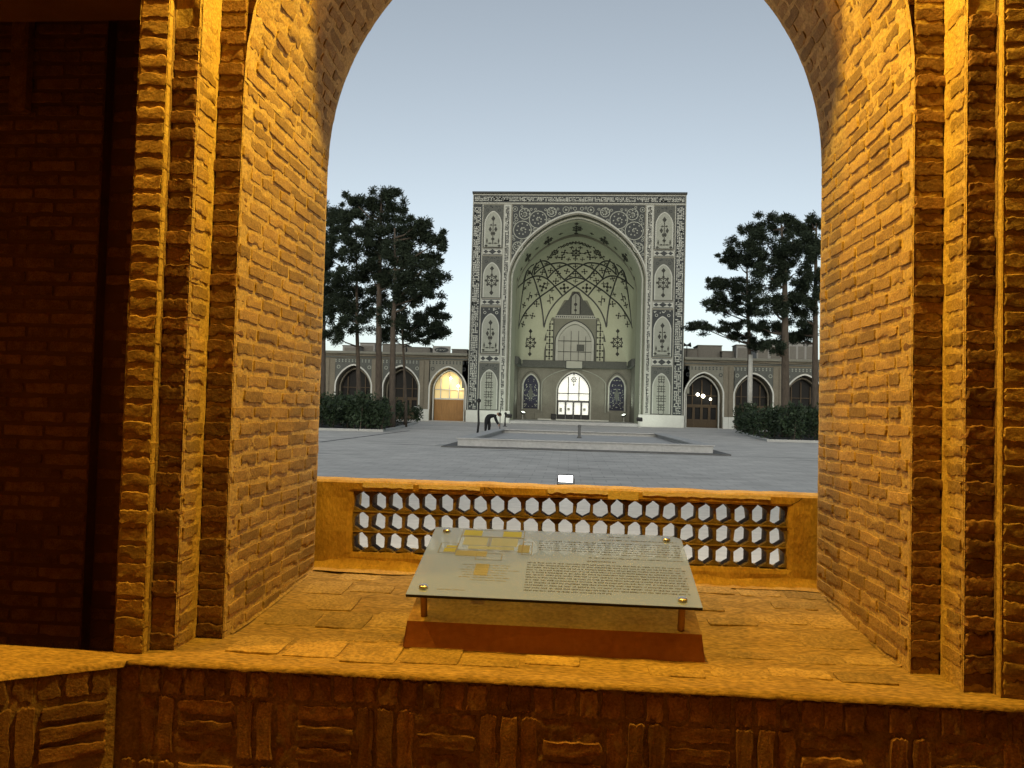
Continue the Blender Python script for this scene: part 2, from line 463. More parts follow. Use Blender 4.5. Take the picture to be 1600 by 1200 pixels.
# ================================================================== SETTING: ground and arcade
o = MB().add([(-400, 4.03, 0), (400, 4.03, 0), (400, 900, 0), (-400, 900, 0)], [(0, 1, 2, 3)]).build('courtyard', M['ground'])
tag(o, kind='structure')
o = MB().box(-60, 60, 4.03, 13.4, -0.05, 0.006).build('paving_lit_strip', mat('lamplit_paving', (0.74, 0.68, 0.58), 0.9, (0.62, 0.57, 0.48), 0.8, 0.8, fine=0.1)); tag(o, kind='structure')  # strip made paler to put lamplight into the near paving's colour
o = MB().box(-7, 7, -3.2, 2.5, -0.3, -0.1).build('arcade_floor', M['arcade']); tag(o, kind='structure')
o = MB().box(-7, 7, -3.2, 3.9, 4.95, 5.3).build('arcade_ceiling', M['arcade']); tag(o, kind='structure')
mb = MB().box(-7, 7, -3.5, -3.2, -0.3, 5.3)
mb.box(-7.3, -7, -3.5, 4.9, -0.3, 5.3); mb.box(7, 7.3, -3.5, 2.6, -0.3, 5.3); mb.box(2.06, 7.3, 2.6, 3.8, -0.3, 4.95)
o = mb.build('arcade_wall', M['arcade']); tag(o, 'plain brick walls closing the arcade behind the viewer', 'wall', kind='structure')

# ================================================================== NEAR BRICK ARCH
XL, XR = -1.265, 1.20                # jamb planes
YF, YB = 2.80, 3.82                  # front and back of the jambs
ZS, ZSP, ZAP = 0.474, 2.58, 3.93     # sill, springing, crown
CXA = (XL + XR) / 2; HWA = (XR - XL) / 2
COURSE = 0.0622
ZTOP = 5.0

def near_arc(n=28):
    r_ = 1.36; c = r_ - HWA
    out = []
    amax = math.acos(c / r_)
    for i in range(n + 1):
        a = amax * i / n
        out.append((-(r_ * math.cos(a) - c), ZSP + r_ * math.sin(a)))
    return out       # left half about CXA

def pier(side):
    s = -1 if side == 'left' else 1
    t = thing('brick_pier', 'lamplit brick pier with stepped edges %s' % ('on the left, beside the dark recess' if s < 0 else 'on the right, at the edge of the view'),
              'pier', (CXA + s * HWA, YF, ZS), group='brick piers of the near arch')
    inv = t.location
    def L(p): return Vector(p) - inv
    xj = XL if s < 0 else XR
    xd = (-1.366 if s < 0 else 1.300)       # end of the inner order
    xb = (-1.458 if s < 0 else 1.392)       # end of the outer order
    xa = (-1.565 if s < 0 else 2.05)
    yb, ya = 2.64, 2.595
    m = 0.002
    # mortar body, one strip per face
    mb = MB()
    z1 = 3.0
    def strip(p0, p1, nrm, zlo=ZS - 0.02, zhi=z1, amp=0.004):
        nu = max(2, int((Vector(p1) - Vector(p0)).length / 0.016)); nv = int((zhi - zlo) / 0.016)
        rough_grid(mb, lambda u, v: L((p0[0] + (p1[0]-p0[0])*u, p0[1] + (p1[1]-p0[1])*u, zlo + (zhi-zlo)*v)), nu, nv, amp, 26, nrm)
    k = m * -s
    a, b = ((xj - k, YB), (xj - k, YF)) if s < 0 else ((xj - k, YF), (xj - k, YB))
    strip(a, b, (-s, 0, 0), zhi=ZSP)
    def fr(xa_, xb_, y): return ((min(xa_, xb_), y), (max(xa_, xb_), y))
    strip(*fr(xj, xd, YF + 0.007), (0, -1, 0), zhi=3.6)
    a, b = ((xd - k, YF), (xd - k, yb)) if s < 0 else ((xd - k, yb), (xd - k, YF))
    strip(a, b, (-s, 0, 0), zhi=3.6)
    strip(*fr(xd, xb, yb + 0.007), (0, -1, 0), zhi=4.2)
    a, b = ((xb - k, yb), (xb - k, ya)) if s < 0 else ((xb - k, ya), (xb - k, yb))
    strip(a, b, (-s, 0, 0), zhi=4.2)
    strip(*fr(xb, xa, ya + 0.004), (0, -1, 0), zhi=ZTOP)
    if s < 0: strip((xa, ya), (xa, YB), (-1, 0, 0), zhi=ZTOP)
    mb.build('mortar_body', M['mortar'], t, smooth=True)
    # solid core behind the skins
    c = MB(); w = 0.03
    x_in, x_out = (xj - 0.03, xa + 0.03) if s < 0 else (xj + 0.03, xa - 0.0)
    x0, x1 = min(x_in, x_out), max(x_in, x_out)
    c.box(x0 - inv.x, x1 - inv.x, YF + 0.03 - inv.y, YB - 0.004 - inv.y, -0.05 - inv.z, ZSP - 0.01 - inv.z)
    xo0, xo1 = (xa + 0.03, xb) if s < 0 else (xb, xa)
    c.box(min(xo0, xo1) - inv.x, max(xo0, xo1) - inv.x, ya + 0.03 - inv.y, YF + 0.02 - inv.y, -0.05 - inv.z, ZTOP - inv.z)
    c.build('core', M['mortar_dark'], t)
    # bricks
    nc = int((2.93 - ZS) / COURSE)
    for i in range(nc):
        z = ZS + (i + 0.5) * COURSE + random.uniform(-0.003, 0.003)
        bh = random.choice((0.042, 0.045))
        # jamb
        if z < ZSP - 0.01:
            y = YF + (0.02 if i % 2 else 0.09) + random.uniform(-0.01, 0.02)
            first = True
            while y < YB - 0.06:
                l = random.choice((0.17, 0.19, 0.20, 0.21)) if not first else random.choice((0.10, 0.15, 0.19))
                l = min(l, YB - 0.006 - y)
                if YB - y - l < 0.05: l = YB - 0.006 - y
                pr = random.uniform(0.0, 0.006) if s < 0 else random.uniform(0.0015, 0.007)
                lq = max(0.04, round(l - 0.014, 2))
                brick(t, L((xj - s * pr, y + lq / 2, z)), 'east' if s < 0 else 'west', lq, bh, 0.07, M['brick'], 0.0036)
                y += lq + random.uniform(0.012, 0.017); first = False
        # inner order (edge bricks turn the corner into the jamb)
        zb = bh + random.uniform(-0.004, 0.004)
        wd = abs(xd - xj)
        brick(t, L(((xj + xd) / 2 + s * 0.004, YF - random.uniform(-0.004, 0.010), z)), 'front', round(wd - 0.004, 2), bh + 0.004, 0.08, M['brick_red'], 0.0085, 0.005)  # darker red than the jamb: shade of this face put into the colour
        # outer order
        if z < 2.74:
            wb = abs(xb - xd)
            brick(t, L(((xb + xd) / 2 + s * 0.003, yb - random.uniform(-0.003, 0.013), z + 0.004)), 'front', round(wb - 0.004, 2), bh + 0.004, 0.10, M['brick_red'], 0.009, 0.006)
        # return face between the two orders
        if z < 2.80 and random.random() < 0.85:
            lc = random.choice((0.09, 0.11, 0.12))
            brick(t, L((xd - s * random.uniform(0.0, 0.004), yb + 0.02 + lc / 2, z)), 'east' if s < 0 else 'west', lc, bh, 0.05, M['brick'], 0.006)
        # front strip
        if s < 0:
            brick(t, L(((xa + xb) / 2, ya - random.uniform(0, 0.006), z + 0.002)), 'front', 0.10, 0.047, 0.10, M['brick'], 0.0075, 0.005)
        else:
            x = xb + 0.008; k = 0
            while x < 1.72:
                l = random.choice((0.16, 0.19, 0.20)) if k or i % 2 else 0.09
                k += 1
                brick(t, L((x + l / 2, ya - random.uniform(0, 0.006), z + 0.002)), 'front', l, 0.046, 0.08, M['brick'], 0.0075, 0.005)
                x += l + 0.012
    # broken plaster head where the outer order stops
    mb = MB()
    x0, x1 = min(xd, xb), max(xd, xb)
    rough_grid(mb, lambda u, v: L((x0 + (x1 - x0) * u, yb - 0.004 + 0.10 * (1 - v) * 0 - 0.03 * math.sin(3.1 * v), 2.77 + 0.5 * v)), 6, 18, 0.02, 12, (0, -1, 0))
    mb.build('plaster_patch', M['plaster'], t, smooth=True)
    return t

pier('left')
pier('right')

# arch vault over the opening: soffit bricks + spandrel masonry
t = thing('brick_arch', 'rough brick vault of the pointed arch framing the courtyard', 'arch', (CXA, YF, ZSP))
arc = near_arc()
arcw = [(x, z) for x, z in arc] + [(-x, z) for x, z in arc[-2::-1]]
mb = MB()
for i in range(len(arcw) - 1):
    a, b = arcw[i], arcw[i+1]
    n_ = Vector((-(b[1]-a[1]), 0, (b[0]-a[0])))
    n_ = Vector((-a[0], 0, ZSP - a[1])).normalized() if a[1] > ZSP + 0.01 else Vector((1 if a[0] < 0 else -1, 0, 0))
    rough_grid(mb, lambda u, v: (a[0] + (b[0]-a[0]) * v, (YB - YF) * u, a[1] + (b[1]-a[1]) * v - ZSP), 34, 3, 0.010, 16, n_)
mb.build('soffit', M['mortar'], t, smooth=True)
mb = MB()
top = ZTOP - ZSP
for y, fl in ((0.03, 0), (YB - YF, 1)):
    for a, b in zip(arcw[:-1], arcw[1:]):
        mb.add([(a[0], y, a[1]-ZSP), (b[0], y, b[1]-ZSP), (b[0], y, top), (a[0], y, top)], [(3, 2, 1, 0) if fl else (0, 1, 2, 3)])
    for s_ in (-1, 1):
        xo = s_ * (HWA + (0.30 if s_ < 0 else 0.85)) if y > 0.1 else s_ * (HWA + 0.1)
        mb.add([(s_*HWA, y, 0), (xo, y, 0), (xo, y, top), (s_*HWA, y, top)], [(0, 1, 2, 3)])
# outer order ring above the steps
r2 = 1.36 + 0.10
arc2 = [(-(HWA + 0.10), 0)] + [(-(r2 * math.cos(a) - (1.36 - HWA)), 0.42 + r2 * math.sin(a)) for a in np.linspace(0, math.acos((1.36 - HWA) / r2), 24)]
arc2 = arc2 + [(-x, z) for x, z in arc2[-2::-1]]
y2 = 2.655 - YF
for a, b in zip(arc2[:-1], arc2[1:]):
    mb.add([(a[0], y2, a[1]), (b[0], y2, b[1]), (b[0], y2, top), (a[0], y2, top)], [(0, 1, 2, 3)])
    mb.add([(a[0], y2, a[1]), (a[0], 0, a[1]), (b[0], 0, b[1]), (b[0], y2, b[1])], [(0, 1, 2, 3)])
mb.build('spandrel', M['mortar'], t)
# soffit bricks: the rows in view are laid one by one, the hidden crown rows are joined
mb = MB()
pts = near_arc(160)
cum = [0]
for a, b in zip(pts[:-1], pts[1:]): cum.append(cum[-1] + math.hypot(b[0]-a[0], b[1]-a[1]))
for s_ in (-1, 1):
    row = 0
    while (row + 1) * COURSE < cum[-1]:
        c0 = (row + 0.5) * COURSE
        i = min(len(pts) - 2, int(np.searchsorted(cum, c0)))
        x, z = pts[i]; tx, tz = pts[i+1][0]-x, pts[i+1][1]-z
        l_ = math.hypot(tx, tz); tx, tz = tx/l_, tz/l_
        N_ = Vector((tz * -s_, 0, -tx)); T_ = Vector((tx * -s_, 0, tz))
        X_ = Vector((-N_).cross(T_))
        rot = Matrix((X_, -N_, T_)).transposed()
        y = 0.02 + (0.08 if row % 2 else 0.0)
        while y < YB - YF - 0.05:
            l = min(random.choice((0.10, 0.15, 0.18, 0.19)), YB - YF - 0.02 - y)
            lq = max(0.04, round(l - 0.014, 2))
            pos = Vector((x * -s_, y + lq / 2, z - ZSP)) + N_ * random.uniform(0.0, 0.007)
            if row < 18:
                o = brick(t, pos, 'front', lq, 0.044, 0.06, M['brick'], 0.006)
                o.rotation_euler = (rot @ Matrix.Rotation(random.uniform(-.03, .03), 3, 'Y') @ Matrix.Rotation(random.uniform(-.03, .03), 3, 'Z')).to_euler()
            else:
                P_ = [pos + X_ * (lq/2*a) + T_ * (.022*c) - N_ * d for d in (0, .05) for a, c in ((-1,-1),(1,-1),(1,1),(-1,1))]
                mb.add(P_, [(0,1,2,3),(7,6,5,4),(0,4,5,1),(1,5,6,2),(2,6,7,3),(3,7,4,0)])
            y += lq + random.uniform(0.012, 0.018)
        row += 1
o = mb.build('crown_bricks', M['brick'], t, smooth=False)
tag(o, kind='stuff')

# ---- sill wall with niche floor
t = thing('sill_wall', 'low brick sill wall with basket weave face below the arch opening', 'wall', (0, 2.53, -0.1))
inv = t.location
YD = 2.535
def Lx(p): return Vector(p) - inv
mb = MB()
rough_grid(mb, lambda u, v: Lx((-1.52 + 3.6 * u, YD + 0.006, -0.1 + (ZS - 0.012 + 0.1) * v)), 300, 60, 0.005, 30, (0, -1, 0))
mb.build('mortar_body', M['mortar_dark'], t, smooth=True)
MB().box(-1.52, 2.08, YD + 0.02 - inv.y, YB + 0.06 - inv.y, 0, ZS - 0.02 + 0.1).build('core', M['mortar_dark'], t)
mb = MB()
def PF(u, v):
    x = -1.56 + 3.64 * u
    e = 0.006 * nz(x, 0, 2, 22) + 0.006 * nz(x, 5, 2, 70)
    y = (YD - 0.006 + e) if v < 0.02 else YD - 0.001 + e * max(0, 1 - v * 12) + (YB + 0.06 - YD) * v
    return Lx((x, y, ZS - 0.004 + 0.055 * max(0, (y - 2.95) / 0.9) ** 1.2 - (0.014 + 0.8 * abs(e) if v == 0 else 0.002 if v < 0.02 else 0)))
rough_grid(mb, PF, 260, 70, 0.0045, 9, (0, 0, 1))
mb.build('niche_floor', M['floor'], t, smooth=True)
x = -1.50
i = 0
while x < 2.0:                                # row of headers under the sill
    w = random.choice((0.055, 0.06, 0.065))
    brick(t, Lx((x + w/2, YD - random.uniform(-0.004, 0.004), ZS - 0.022 - 0.045 + random.uniform(-0.006, 0.003))), 'front', w, 0.085, 0.09, M['brick_dark'], 0.010, 0.006)
    x += w + random.uniform(0.008, 0.016)
# basket weave
zt = ZS - 0.012 - 0.092 - 0.014
x = -1.50; g = 0
for row in range(2):
    x = -1.50 - (0.0 if row == 0 else 0.2); g = row
    ztop = zt - row * 0.212
    while x < 1.95:
        if g % 2 == 0:
            for k in range(3):
                if x + k * 0.067 > -1.5:
                    brick(t, Lx((x + 0.03 + k * 0.067, YD - random.uniform(-0.006, 0.005), ztop - 0.1)), 'front', 0.052, 0.19, 0.08, M['brick_dark'], 0.0085, 0.004)
            x += 0.202
        else:
            for k in range(3):
                if x > -1.5:
                    brick(t, Lx((x + 0.10, YD - random.uniform(-0.006, 0.005), ztop - 0.033 - k * 0.067)), 'front', 0.19, 0.048, 0.08, M['brick_dark'], 0.0085, 0.004)
            x += 0.208
        g += 1
# worn paving bricks showing through the niche floor
for r_ in range(6):
    y = 2.62 + r_ * 0.205
    x = -1.2 + (0.1 if r_ % 2 else 0)
    while x < 1.1:
        if not (-0.66 < x < 0.56 and 2.72 < y < 3.4) and random.random() < 0.86:
            ln = random.choice((0.19, 0.20)); wd = random.choice((0.095, 0.19))
            o = brick(t, Lx((x + 0.1, y + 0.1 + random.uniform(-0.04, 0.04), ZS + 0.055 * max(0, (y + 0.1 - 2.95) / 0.9) ** 1.2 + random.uniform(-0.002, 0.0035))), 'top', ln, wd, 0.05, M['paving'], 0.002, 0.003, name='paving_brick'); o.rotation_euler.x += math.atan(0.0733 * max(0, (y + 0.1 - 2.95) / 0.9) ** 0.2) if y + 0.1 > 2.95 else 0
        x += 0.212
# plaster fillets along the jambs and the parapet foot
mb = MB()
for (p, q) in (((XL - 0.0, 2.86), (XL, 3.82)), ((XR, 2.86), (XR, 3.82)), ((XL - .1, 3.86), (XR + .1, 3.86))):
    d = Vector((q[0]-p[0], q[1]-p[1], 0)); ln = d.length; d.normalize()
    nrm = Vector((0, -1, 0)) if abs(d.x) > 0.5 else Vector((1 if p[0] < 0 else -1, 0, 0))
    hgt = 0.055 if abs(d.x) > 0.5 else 0.022
    wid = 0.10 if abs(d.x) > 0.5 else 0.02
    def P(u, v, p=p, d=d, ln=ln, nrm=nrm, hgt=hgt, wid=wid):
        c = Vector((p[0], p[1], ZS)) + d * ln * u; c.z += 0.052 * max(0, (c.y - 2.95) / 0.9) ** 1.2
        g_ = 1 + 0.35 * nz(c.x, c.y, 3, 5)
        a = v * math.pi / 2
        return Lx(c + nrm * (wid * g_ * (1 - math.sin(a)) - 0.006) + Vector((0, 0, hgt * g_ * (1 - math.cos(a)))))
    mb = MB(); rough_grid(mb, P, 60, 8, 0.007, 18, (0, 0, 1))
    mb.build('plaster_fillet', M['plaster'] if abs(d.x) > 0.5 else M['floor'], t, smooth=True)

# ---- angled low wall on the left
t = thing('low_wall', 'angled low brick wall with a lit ledge in the lower left corner', 'wall', (-1.5, 2.5, -0.1))
ang = math.atan2(2.338 - 2.505, -1.78 + 1.50)          # direction going left / towards the viewer
dv = Vector((-0.859, -0.512, 0)); nv_ = Vector((0.512, -0.859, 0))
P0 = Vector((-1.50, 2.515, 0))
inv = t.location.copy()
yawL = math.atan2(dv.y, dv.x) + math.pi
def W(s_, z, out=0.0): return P0 + dv * s_ + nv_ * out + Vector((0, 0, z)) - inv
mb = MB()
rough_grid(mb, lambda u, v: W(1.6 * (1 - u), -0.1 + (ZS - 0.012 + 0.1) * v, -0.008), 50, 20, 0.006, 16, nv_)
mb.build('mortar_body', M['mortar_dark'], t, smooth=True)
c = MB()
pl = [W(0.0, 0, -0.02), W(1.6, 0, -0.02), W(1.6, 0, -0.02) + Vector((-0.1, 0.62, 0)), Vector((-1.56, 2.62, 0)) - inv]
n = 4
vs = [(p.x, p.y, 0.0) for p in pl] + [(p.x, p.y, ZS + 0.085) for p in pl]
c.add(vs, [(0, 1, 2, 3), (7, 6, 5, 4)] + [(i, i+4, (i+1) % 4 + 4, (i+1) % 4) for i in range(4)])
c.build('core', M['mortar_dark'], t)
bk0 = Vector((-1.40, 2.60, 0)); bk1 = Vector((-2.95, 2.66, 0))
def PL(u, v):
    f = P0 + dv * (1.62 * u - 0.02) + nv_ * (0.006 + 0.006 * nz(u * 30, 1, 2))
    b = bk0 + (bk1 - bk0) * u
    p = f + (b - f) * v
    return Vector((p.x, p.y, ZS - 0.006 - (0.02 if v < 0.02 else 0))) - inv
mb = MB()
rough_grid(mb, PL, 50, 16, 0.005, 9, (0, 0, 1))
mb.f = [f[::-1] for f in mb.f]
mb.build('ledge', M['floor'], t, smooth=True)
s_ = 0.02
while s_ < 1.2:
    w = random.choice((0.055, 0.06, 0.065))
    brick(t, W(s_ + w/2, ZS - 0.02 - 0.045, random.uniform(-0.003, 0.006)), yawL, w, 0.085, 0.08, M['brick_red'], 0.010, 0.006)
    s_ += w + random.uniform(0.008, 0.016)
s_ = 0.02; g = 1
while s_ < 1.2:
    if g % 2 == 0:
        for k in range(3):
            brick(t, W(s_ + 0.03 + k * 0.067, zt - 0.1, random.uniform(-0.004, 0.008)), yawL, 0.052, 0.19, 0.08, M['brick_red'], 0.0085, 0.004)
        s_ += 0.202
    else:
        for k in range(3):
            brick(t, W(s_ + 0.10, zt - 0.033 - k * 0.067, random.uniform(-0.004, 0.009)), yawL, 0.19, 0.048, 0.08, M['brick_red'], 0.0085, 0.004)
        s_ += 0.208
    g += 1

# ---- dark recess beyond the left pier
t = thing('recess_wall', 'unlit brick wall deep in the dark recess at the far left', 'wall', (-3.0, 3.9, -0.6))
inv = t.location.copy()
c = MB()
xc = at(148, 500, 3.9).x
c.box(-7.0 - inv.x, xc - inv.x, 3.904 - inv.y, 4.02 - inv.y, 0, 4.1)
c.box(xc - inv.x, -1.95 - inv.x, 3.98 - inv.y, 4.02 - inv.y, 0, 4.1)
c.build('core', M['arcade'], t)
xa_ = at(20, 100, 3.86).x; xb_ = at(46, 100, 3.86).x
zb_ = at(30, 175, 3.86).z
c = MB().bbox(xa_ - inv.x, xb_ - inv.x, 3.83 - inv.y, 3.90 - inv.y, zb_ - inv.z, 3.4 - inv.z, 0.012); c.build('pilaster', M['brick_dark'], t)
for i in range(56):
    z = -0.55 + i * 0.075
    if z > 3.45 or z < 0.0: continue
    x = xc - 0.005
    k = 0
    while x > at(-30, 500, 3.9).x:
        l = random.choice((0.22, 0.24)) if k or i % 2 else 0.13
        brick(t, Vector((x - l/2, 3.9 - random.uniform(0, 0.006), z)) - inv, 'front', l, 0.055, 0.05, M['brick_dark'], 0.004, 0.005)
        x -= l + 0.014; k += 1
for i in range(56):
    z = -0.55 + i * 0.075
    if z > 3.45 or z < 0.0: continue
    x = xc + 0.01 + (0.1 if i % 2 else 0)
    while x < -2.2:
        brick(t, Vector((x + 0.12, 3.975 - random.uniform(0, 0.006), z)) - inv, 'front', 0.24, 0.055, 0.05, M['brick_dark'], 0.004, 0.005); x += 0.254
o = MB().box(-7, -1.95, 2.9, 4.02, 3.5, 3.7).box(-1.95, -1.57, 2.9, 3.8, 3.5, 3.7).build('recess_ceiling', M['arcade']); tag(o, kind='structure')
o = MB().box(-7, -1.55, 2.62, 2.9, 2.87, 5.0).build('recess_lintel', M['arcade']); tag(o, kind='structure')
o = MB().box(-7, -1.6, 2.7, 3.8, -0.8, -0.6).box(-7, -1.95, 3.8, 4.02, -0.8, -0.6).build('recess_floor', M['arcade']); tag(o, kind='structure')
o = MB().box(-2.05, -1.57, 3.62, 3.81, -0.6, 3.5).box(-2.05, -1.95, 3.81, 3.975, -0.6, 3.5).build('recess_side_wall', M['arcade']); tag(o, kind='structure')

# ---- lattice parapet
YP = 3.86
t = thing('lattice_parapet', 'ochre plastered parapet pierced by three rows of hexagonal holes', 'parapet', (CXA, YP, ZS))
inv = t.location.copy()
OX0, OX1, OZ0, OZ1 = -1.092, 1.076, 0.606, 0.915
ZPT = 0.970
XPL, XPR = -1.42, 1.36
xs = sorted(set(np.round(np.concatenate([np.linspace(XPL, OX0, 13), np.linspace(OX0, OX1, 90), np.linspace(OX1, XPR, 12)]), 4)))
zs = sorted(set(np.round(np.concatenate([np.linspace(ZS - 0.02, OZ0, 8), np.linspace(OZ0, OZ1, 10), np.linspace(OZ1, ZPT, 6)]), 4)))
def hole(i, k):
    xm = (xs[i] + xs[i+1]) / 2; zm = (zs[k] + zs[k+1]) / 2
    return OX0 < xm < OX1 and OZ0 < zm < OZ1
mb = MB(); idF = {}; idB = {}
for i, x in enumerate(xs):
    for k, z in enumerate(zs):
        rim = (abs(x-OX0) < 1e-3 or abs(x-OX1) < 1e-3) and OZ0 - 1e-3 <= z <= OZ1 + 1e-3 or (abs(z-OZ0) < 1e-3 or abs(z-OZ1) < 1e-3) and OX0 - 1e-3 <= x <= OX1 + 1e-3
        dx = 0.009 * nz(x, z, 1, 11) if rim else 0
        dz = 0.010 * nz(x, z, 5, 13) if rim else 0
        if k == len(zs) - 1: dz = 0.006 * nz(x, 0, 9, 6)
        y = YP + 0.010 * nz(x, 0, z, 5) + 0.004 * nz(x, 2, z, 19) + (0.012 if k == len(zs) - 1 else 0) + (0.007 if rim else 0)
        idF[i, k] = len(mb.v); mb.v.append((x + dx - inv.x, y - inv.y, z + dz - inv.z))
        idB[i, k] = len(mb.v); mb.v.append((x + dx - inv.x, 4.02 - inv.y, z + dz - inv.z))
nxs, nzs = len(xs), len(zs)
cell = lambda i, k: 0 <= i < nxs-1 and 0 <= k < nzs-1 and not hole(i, k)
for i in range(nxs - 1):
    for k in range(nzs - 1):
        if not cell(i, k): continue
        mb.f.append((idF[i,k], idF[i+1,k], idF[i+1,k+1], idF[i,k+1]))
        mb.f.append((idB[i,k], idB[i,k+1], idB[i+1,k+1], idB[i+1,k]))
        for (di, dk, a, b) in ((0, -1, (i,k), (i+1,k)), (0, 1, (i+1,k+1), (i,k+1)), (-1, 0, (i,k+1), (i,k)), (1, 0, (i+1,k), (i+1,k+1))):
            if not cell(i + di, k + dk):
                mb.f.append((idF[a], idB[a], idB[b], idF[b]))
mb.build('plaster_frame', M['plaster'], t, smooth=False)
# flaking pale patches on the plaster
for (xa_, xb_, za, zb2) in ((-1.04, -0.78, 0.938, 0.958), (-0.75, -0.44, 0.941, 0.957), (-0.1, 0.2, 0.943, 0.958), (0.20, 0.35, 0.920, 0.958), (0.37, 0.99, 0.945, 0.959)):
    n_ = 26; vs = []; fs = []
    for j in range(n_ + 1):
        x = xa_ + (xb_ - xa_) * j / n_
        lo = za + 0.008 * nz(x, 0, 3, 30)
        y = YP + 0.010 * nz(x, 0, (za+zb2)/2, 5) - 0.006
        vs += [(x - inv.x, y - inv.y, lo - inv.z), (x - inv.x, y + 0.004 - inv.y, zb2 + 0.004 - inv.z), (x - inv.x, y + 0.012 - inv.y, lo - inv.z)]
    for j in range(n_):
        fs += [(3*j, 3*j+3, 3*j+4, 3*j+1), (3*j+2, 3*j+5, 3*j+3, 3*j)]
    MB().add(vs, fs).build('plaster_flake', M['plaster_pale'], t)
for (cx_, pts_) in ((-0.42, [(0, .960), (.004, .945), (-.003, .93), (.003, .916)]), (-0.40, [(0, .957), (.02, .947), (.035, .93), (.045, .918)]), (-0.43, [(0, .935), (-.03, .925), (-.05, .918)]), (1.09, [(0, .925), (.03, .94), (.05, .957)]), (0.30, [(0, .96), (.003, .94)])):
    m_ = MB()
    m_.tube([(cx_ + a - inv.x, YP + 0.010 * nz(cx_ + a, 0, z, 5) + 0.004 * nz(cx_ + a, 2, z, 19) - inv.y + 0.0006, z - inv.z) for a, z in pts_], 0.0017, 5)
    m_.build('crack', M['black'], t)
NH = 25
pit = (OX1 - OX0) / NH
rowp = (OZ1 - OZ0) / 3
sl = 0.007
hexes = []
for v in range(5):
    r_ = random.Random(v)
    j = lambda a: r_.uniform(-a, a)
    hh = rowp / 2 - sl / 2 - 0.001; wst = 0.0085; q = 0.025
    poly = [(-pit/2 + 0.004 + j(.003), -hh), (pit/2 - 0.004 + j(.003), -hh), (wst + j(.003), -q + j(.004)), (wst + j(.003), q + j(.004)), (pit/2 - 0.005 + j(.003), hh), (-pit/2 + 0.005 + j(.003), hh), (-wst + j(.003), q + j(.004)), (-wst + j(.003), -q + j(.004))]
    m_ = MB()
    # front face as a shallow bevel
    f = [(x * 0.93, z * 0.97) for x, z in poly]
    n8 = 8
    vs = [(x, 0.0, z) for x, z in f] + [(x, 0.006, z) for x, z in poly] + [(x, 0.095, z) for x, z in poly]
    fs = [(0, 1, 2, 7), (7, 2, 3, 6), (6, 3, 4, 5)]
    for a in range(n8):
        b = (a + 1) % n8
        fs += [(a, a + 8, b + 8, b), (a + 8, a + 16, b + 16, b + 8)]
    fs += [(23, 18, 17, 16), (22, 19, 18, 23), (21, 20, 19, 22)]
    m_.add(vs, fs)
    hexes.append(m_.mesh('lattice_brick', M['lattice']))
for r_ in range(3):
    zc = OZ0 + rowp * (r_ + 0.5)
    for i in range(NH + 1):
        x = OX0 + pit * i
        o = link('lattice_brick', random.choice(hexes), t, Vector((x, 3.885 + random.uniform(-0.003, 0.004), zc)) - inv)
        o.rotation_euler = (0, random.uniform(-0.05, 0.05), random.uniform(-0.06, 0.06))
for r_ in range(1, 3):
    zc = OZ0 + rowp * r_
    mb = MB()
    rough = 40
    vs = []; fs = []
    for j in range(rough + 1):
        x = OX0 - 0.01 + (OX1 - OX0 + 0.02) * j / rough
        dz = 0.003 * nz(x, zc, 0, 9); dy = 0.004 * nz(x, zc, 4, 14)
        for (yy, zz) in ((3.880 + dy, -sl/2), (3.880 + dy, sl/2), (3.985, sl/2), (3.985, -sl/2)):
            vs.append((x - inv.x, yy - inv.y, zc + zz + dz - inv.z))
    for j in range(rough):
        for a in range(4):
            b = (a + 1) % 4
            fs.append((4*j+a, 4*j+4+a, 4*j+4+b, 4*j+b))
    mb.add(vs, fs).build('course_slab', M['slab'], t)

# ---- plinth and information panel
PX0, PX1, PY0, PY1 = -0.578, 0.490, 2.82, 3.36
t = thing('plaster_plinth', 'red-brown sloping plaster plinth under the information panel', 'plinth', ((PX0+PX1)/2, PY0, ZS))
inv = t.location.copy()
slope = math.tan(R(14.5))
ZPF = 0.565
mb = MB()
nn = 24
def plz(y): return ZPF + (y - PY0) * slope
rough_grid(mb, lambda u, v: Vector((PX0 - 0.012*(1-v) + (PX1 - PX0 + 0.024*(1-v)) * u, PY0 - 0.010 * (1 - v)**2, ZS - 0.004 + (ZPF - ZS + 0.004) * v)) - inv, 40, 6, 0.003, 10, (0, -1, 0))
for xx, s_ in ((PX0, -1), (PX1, 1)):
    vs = [Vector((xx + s_*0.012, PY0 - 0.01, ZS - 0.004)) - inv, Vector((xx + s_*0.012, PY1, ZS - 0.004)) - inv, Vector((xx, PY1, plz(PY1))) - inv, Vector((xx, PY0, ZPF)) - inv]
    mb.add(vs, [(0, 3, 2, 1) if s_ < 0 else (0, 1, 2, 3)])
mb.add([Vector((PX0, PY1, ZS)) - inv, Vector((PX1, PY1, ZS)) - inv, Vector((PX1, PY1, plz(PY1))) - inv, Vector((PX0, PY1, plz(PY1))) - inv], [(3, 2, 1, 0)])
mb.build('body', M['plinth'], t)
mb = MB()
rough_grid(mb, lambda u, v: Vector((PX0 + (PX1 - PX0) * u, PY0 + (PY1 - PY0) * v, plz(PY0 + (PY1 - PY0) * v))) - inv, 50, 26, 0.003, 14, (0, 0, 1))
mb.build('lit_top', M['plinth_top_lit'], t, smooth=True)  # same plaster as the body, its lamplight painted in

